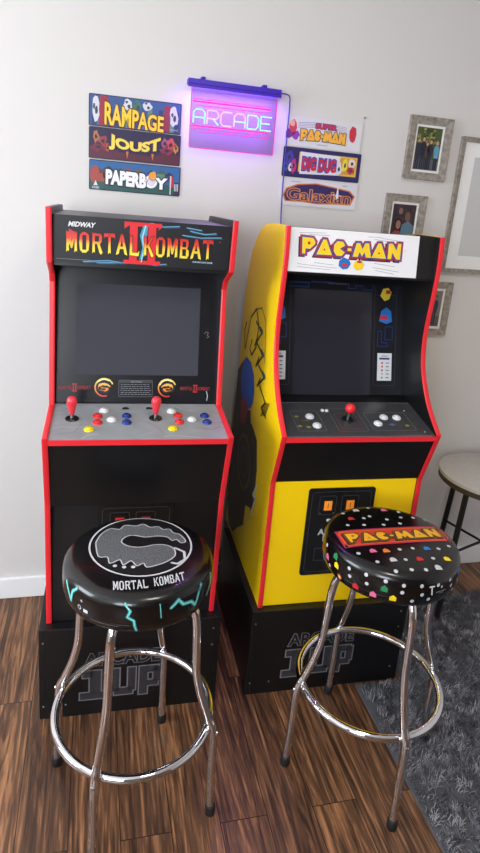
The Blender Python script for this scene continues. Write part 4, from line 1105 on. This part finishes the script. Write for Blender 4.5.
for (cx, cy, ca, cr) in cl:
    if cx > 1.55 and cy < -.9: continue
    if not inrug(cx, cy): continue
    for j in range(15):
        x = cx+rd.gauss(0, .008); y = cy+rd.gauss(0, .008)
        if not inrug(x, y): continue
        h = rd.uniform(.014, .026); a_ = ca+rd.gauss(0, .5); ln = rd.uniform(.006, .020); w = .0011
        px, py = -math.sin(a_)*w, math.cos(a_)*w; dx, dy = math.cos(a_)*ln, math.sin(a_)*ln
        if x+dx < RX0-.002 or (x+dx < NX and y+dy > NY): dx = abs(dx)*.3; dy = -abs(dy)*.3
        P = [(x-px, y-py, .004), (x+px, y+py, .004), (x+dx*.4+px, y+dy*.4+py, h*.75), (x+dx*.4-px, y+dy*.4-py, h*.75), (x+dx, y+dy, h)]
        v = [bm.verts.new((q[0]-ox, q[1]-oy, q[2])) for q in P]
        f1 = bm.faces.new((v[0], v[1], v[2], v[3])); f2 = bm.faces.new((v[3], v[2], v[4])); mi = 0 if cr < .45 else (1 if cr < .8 else 2)
        f1.material_index = mi; f2.material_index = mi
me = bpy.data.meshes.new('pile'); bm.to_mesh(me); bm.free()
pl = link('pile', me, [mat('pile_mid', (118, 118, 125), 0.9), mat('pile_dark', (84, 84, 90), 0.9), mat('pile_light', (160, 160, 166), 0.9)], rg)
pl['kind'] = 'stuff'

# ------------------------------------------------------------------ lights
def area(name, loc, rot, sx, sy, power, col):
    l = bpy.data.lights.new(name, 'AREA'); l.shape = 'RECTANGLE'; l.size = sx; l.size_y = sy; l.energy = power; l.color = col
    o = bpy.data.objects.new(name, l); C.objects.link(o); o.location = loc; o.rotation_euler = rot
    return o
area('window_daylight', (XL-.005, (LW[0]+LW[1])/2, (LW[2]+LW[3])/2), (0, math.radians(-90), 0), LW[3]-LW[2]-.1, LW[1]-LW[0]-.1, 36, (.90, .95, 1.0))
area('rear_window_daylight', ((RW[0]+RW[1])/2, YB+.005, (RW[2]+RW[3])/2), (math.radians(90), 0, 0), RW[1]-RW[0]-.1, RW[3]-RW[2]-.1, 44, (.93, .96, 1.0))
area('sign_led_strip', (.279+.155, -.041, 1.8788), (math.radians(-14), 0, 0), .28, .010, 5.5, (.42, .16, 1.0))
area('sign_back_glow', (.279+.155, -.0310, 1.79), (math.radians(-90), 0, 0), .27, .15, 0.10, (.66, .30, 1.0))
area('sign_wall_glow', (.279+.155, -.0300, 1.79), (math.radians(90), 0, 0), .27, .15, 0.38, (.38, .20, 1.0))
area('ceiling_lamp_light', (.50, -1.55, ZC-.02), (0, 0, 0), .35, .35, 9.0, (1.0, .93, .84))  # added fill to brighten the cabinet gap and decks, no real fixture
w = bpy.data.worlds.new('dim_room'); bpy.context.scene.world = w; w.use_nodes = True
w.node_tree.nodes['Background'].inputs[0].default_value = (.8, .9, 1, 1); w.node_tree.nodes['Background'].inputs[1].default_value = 0.3

# ------------------------------------------------------------------ camera
cam = bpy.data.cameras.new('camera'); co = bpy.data.objects.new('camera', cam); C.objects.link(co)
f_, pi_, ro_, ya_, D_, h_ = 584.2531, math.radians(15.4187), math.radians(4.7245), math.radians(-14.4985), 2.0608, 1.5208
Fv = Vector((-math.sin(ya_)*math.cos(pi_), math.cos(ya_)*math.cos(pi_), -math.sin(pi_)))
Rv = Vector((math.cos(ya_), math.sin(ya_), 0)); Uv = Rv.cross(Fv)
R2 = Rv*math.cos(ro_)+Uv*math.sin(ro_); U2 = -Rv*math.sin(ro_)+Uv*math.cos(ro_)
co.matrix_world = Matrix(((R2.x, U2.x, -Fv.x, 0), (R2.y, U2.y, -Fv.y, -D_), (R2.z, U2.z, -Fv.z, h_), (0, 0, 0, 1)))
cam.sensor_fit = 'VERTICAL'; cam.sensor_height = 36.0; cam.lens = f_/853*36.0
cam.shift_x = 1.2/853; cam.shift_y = -59.67/853; cam.clip_start = .02
sc_ = bpy.context.scene; sc_.camera = co
sc_.view_settings.view_transform = 'Standard'; sc_.view_settings.look = 'None'; sc_.view_settings.gamma = 1.0
sc_.view_settings.use_curve_mapping = False; sc_.view_settings.exposure = 0.02
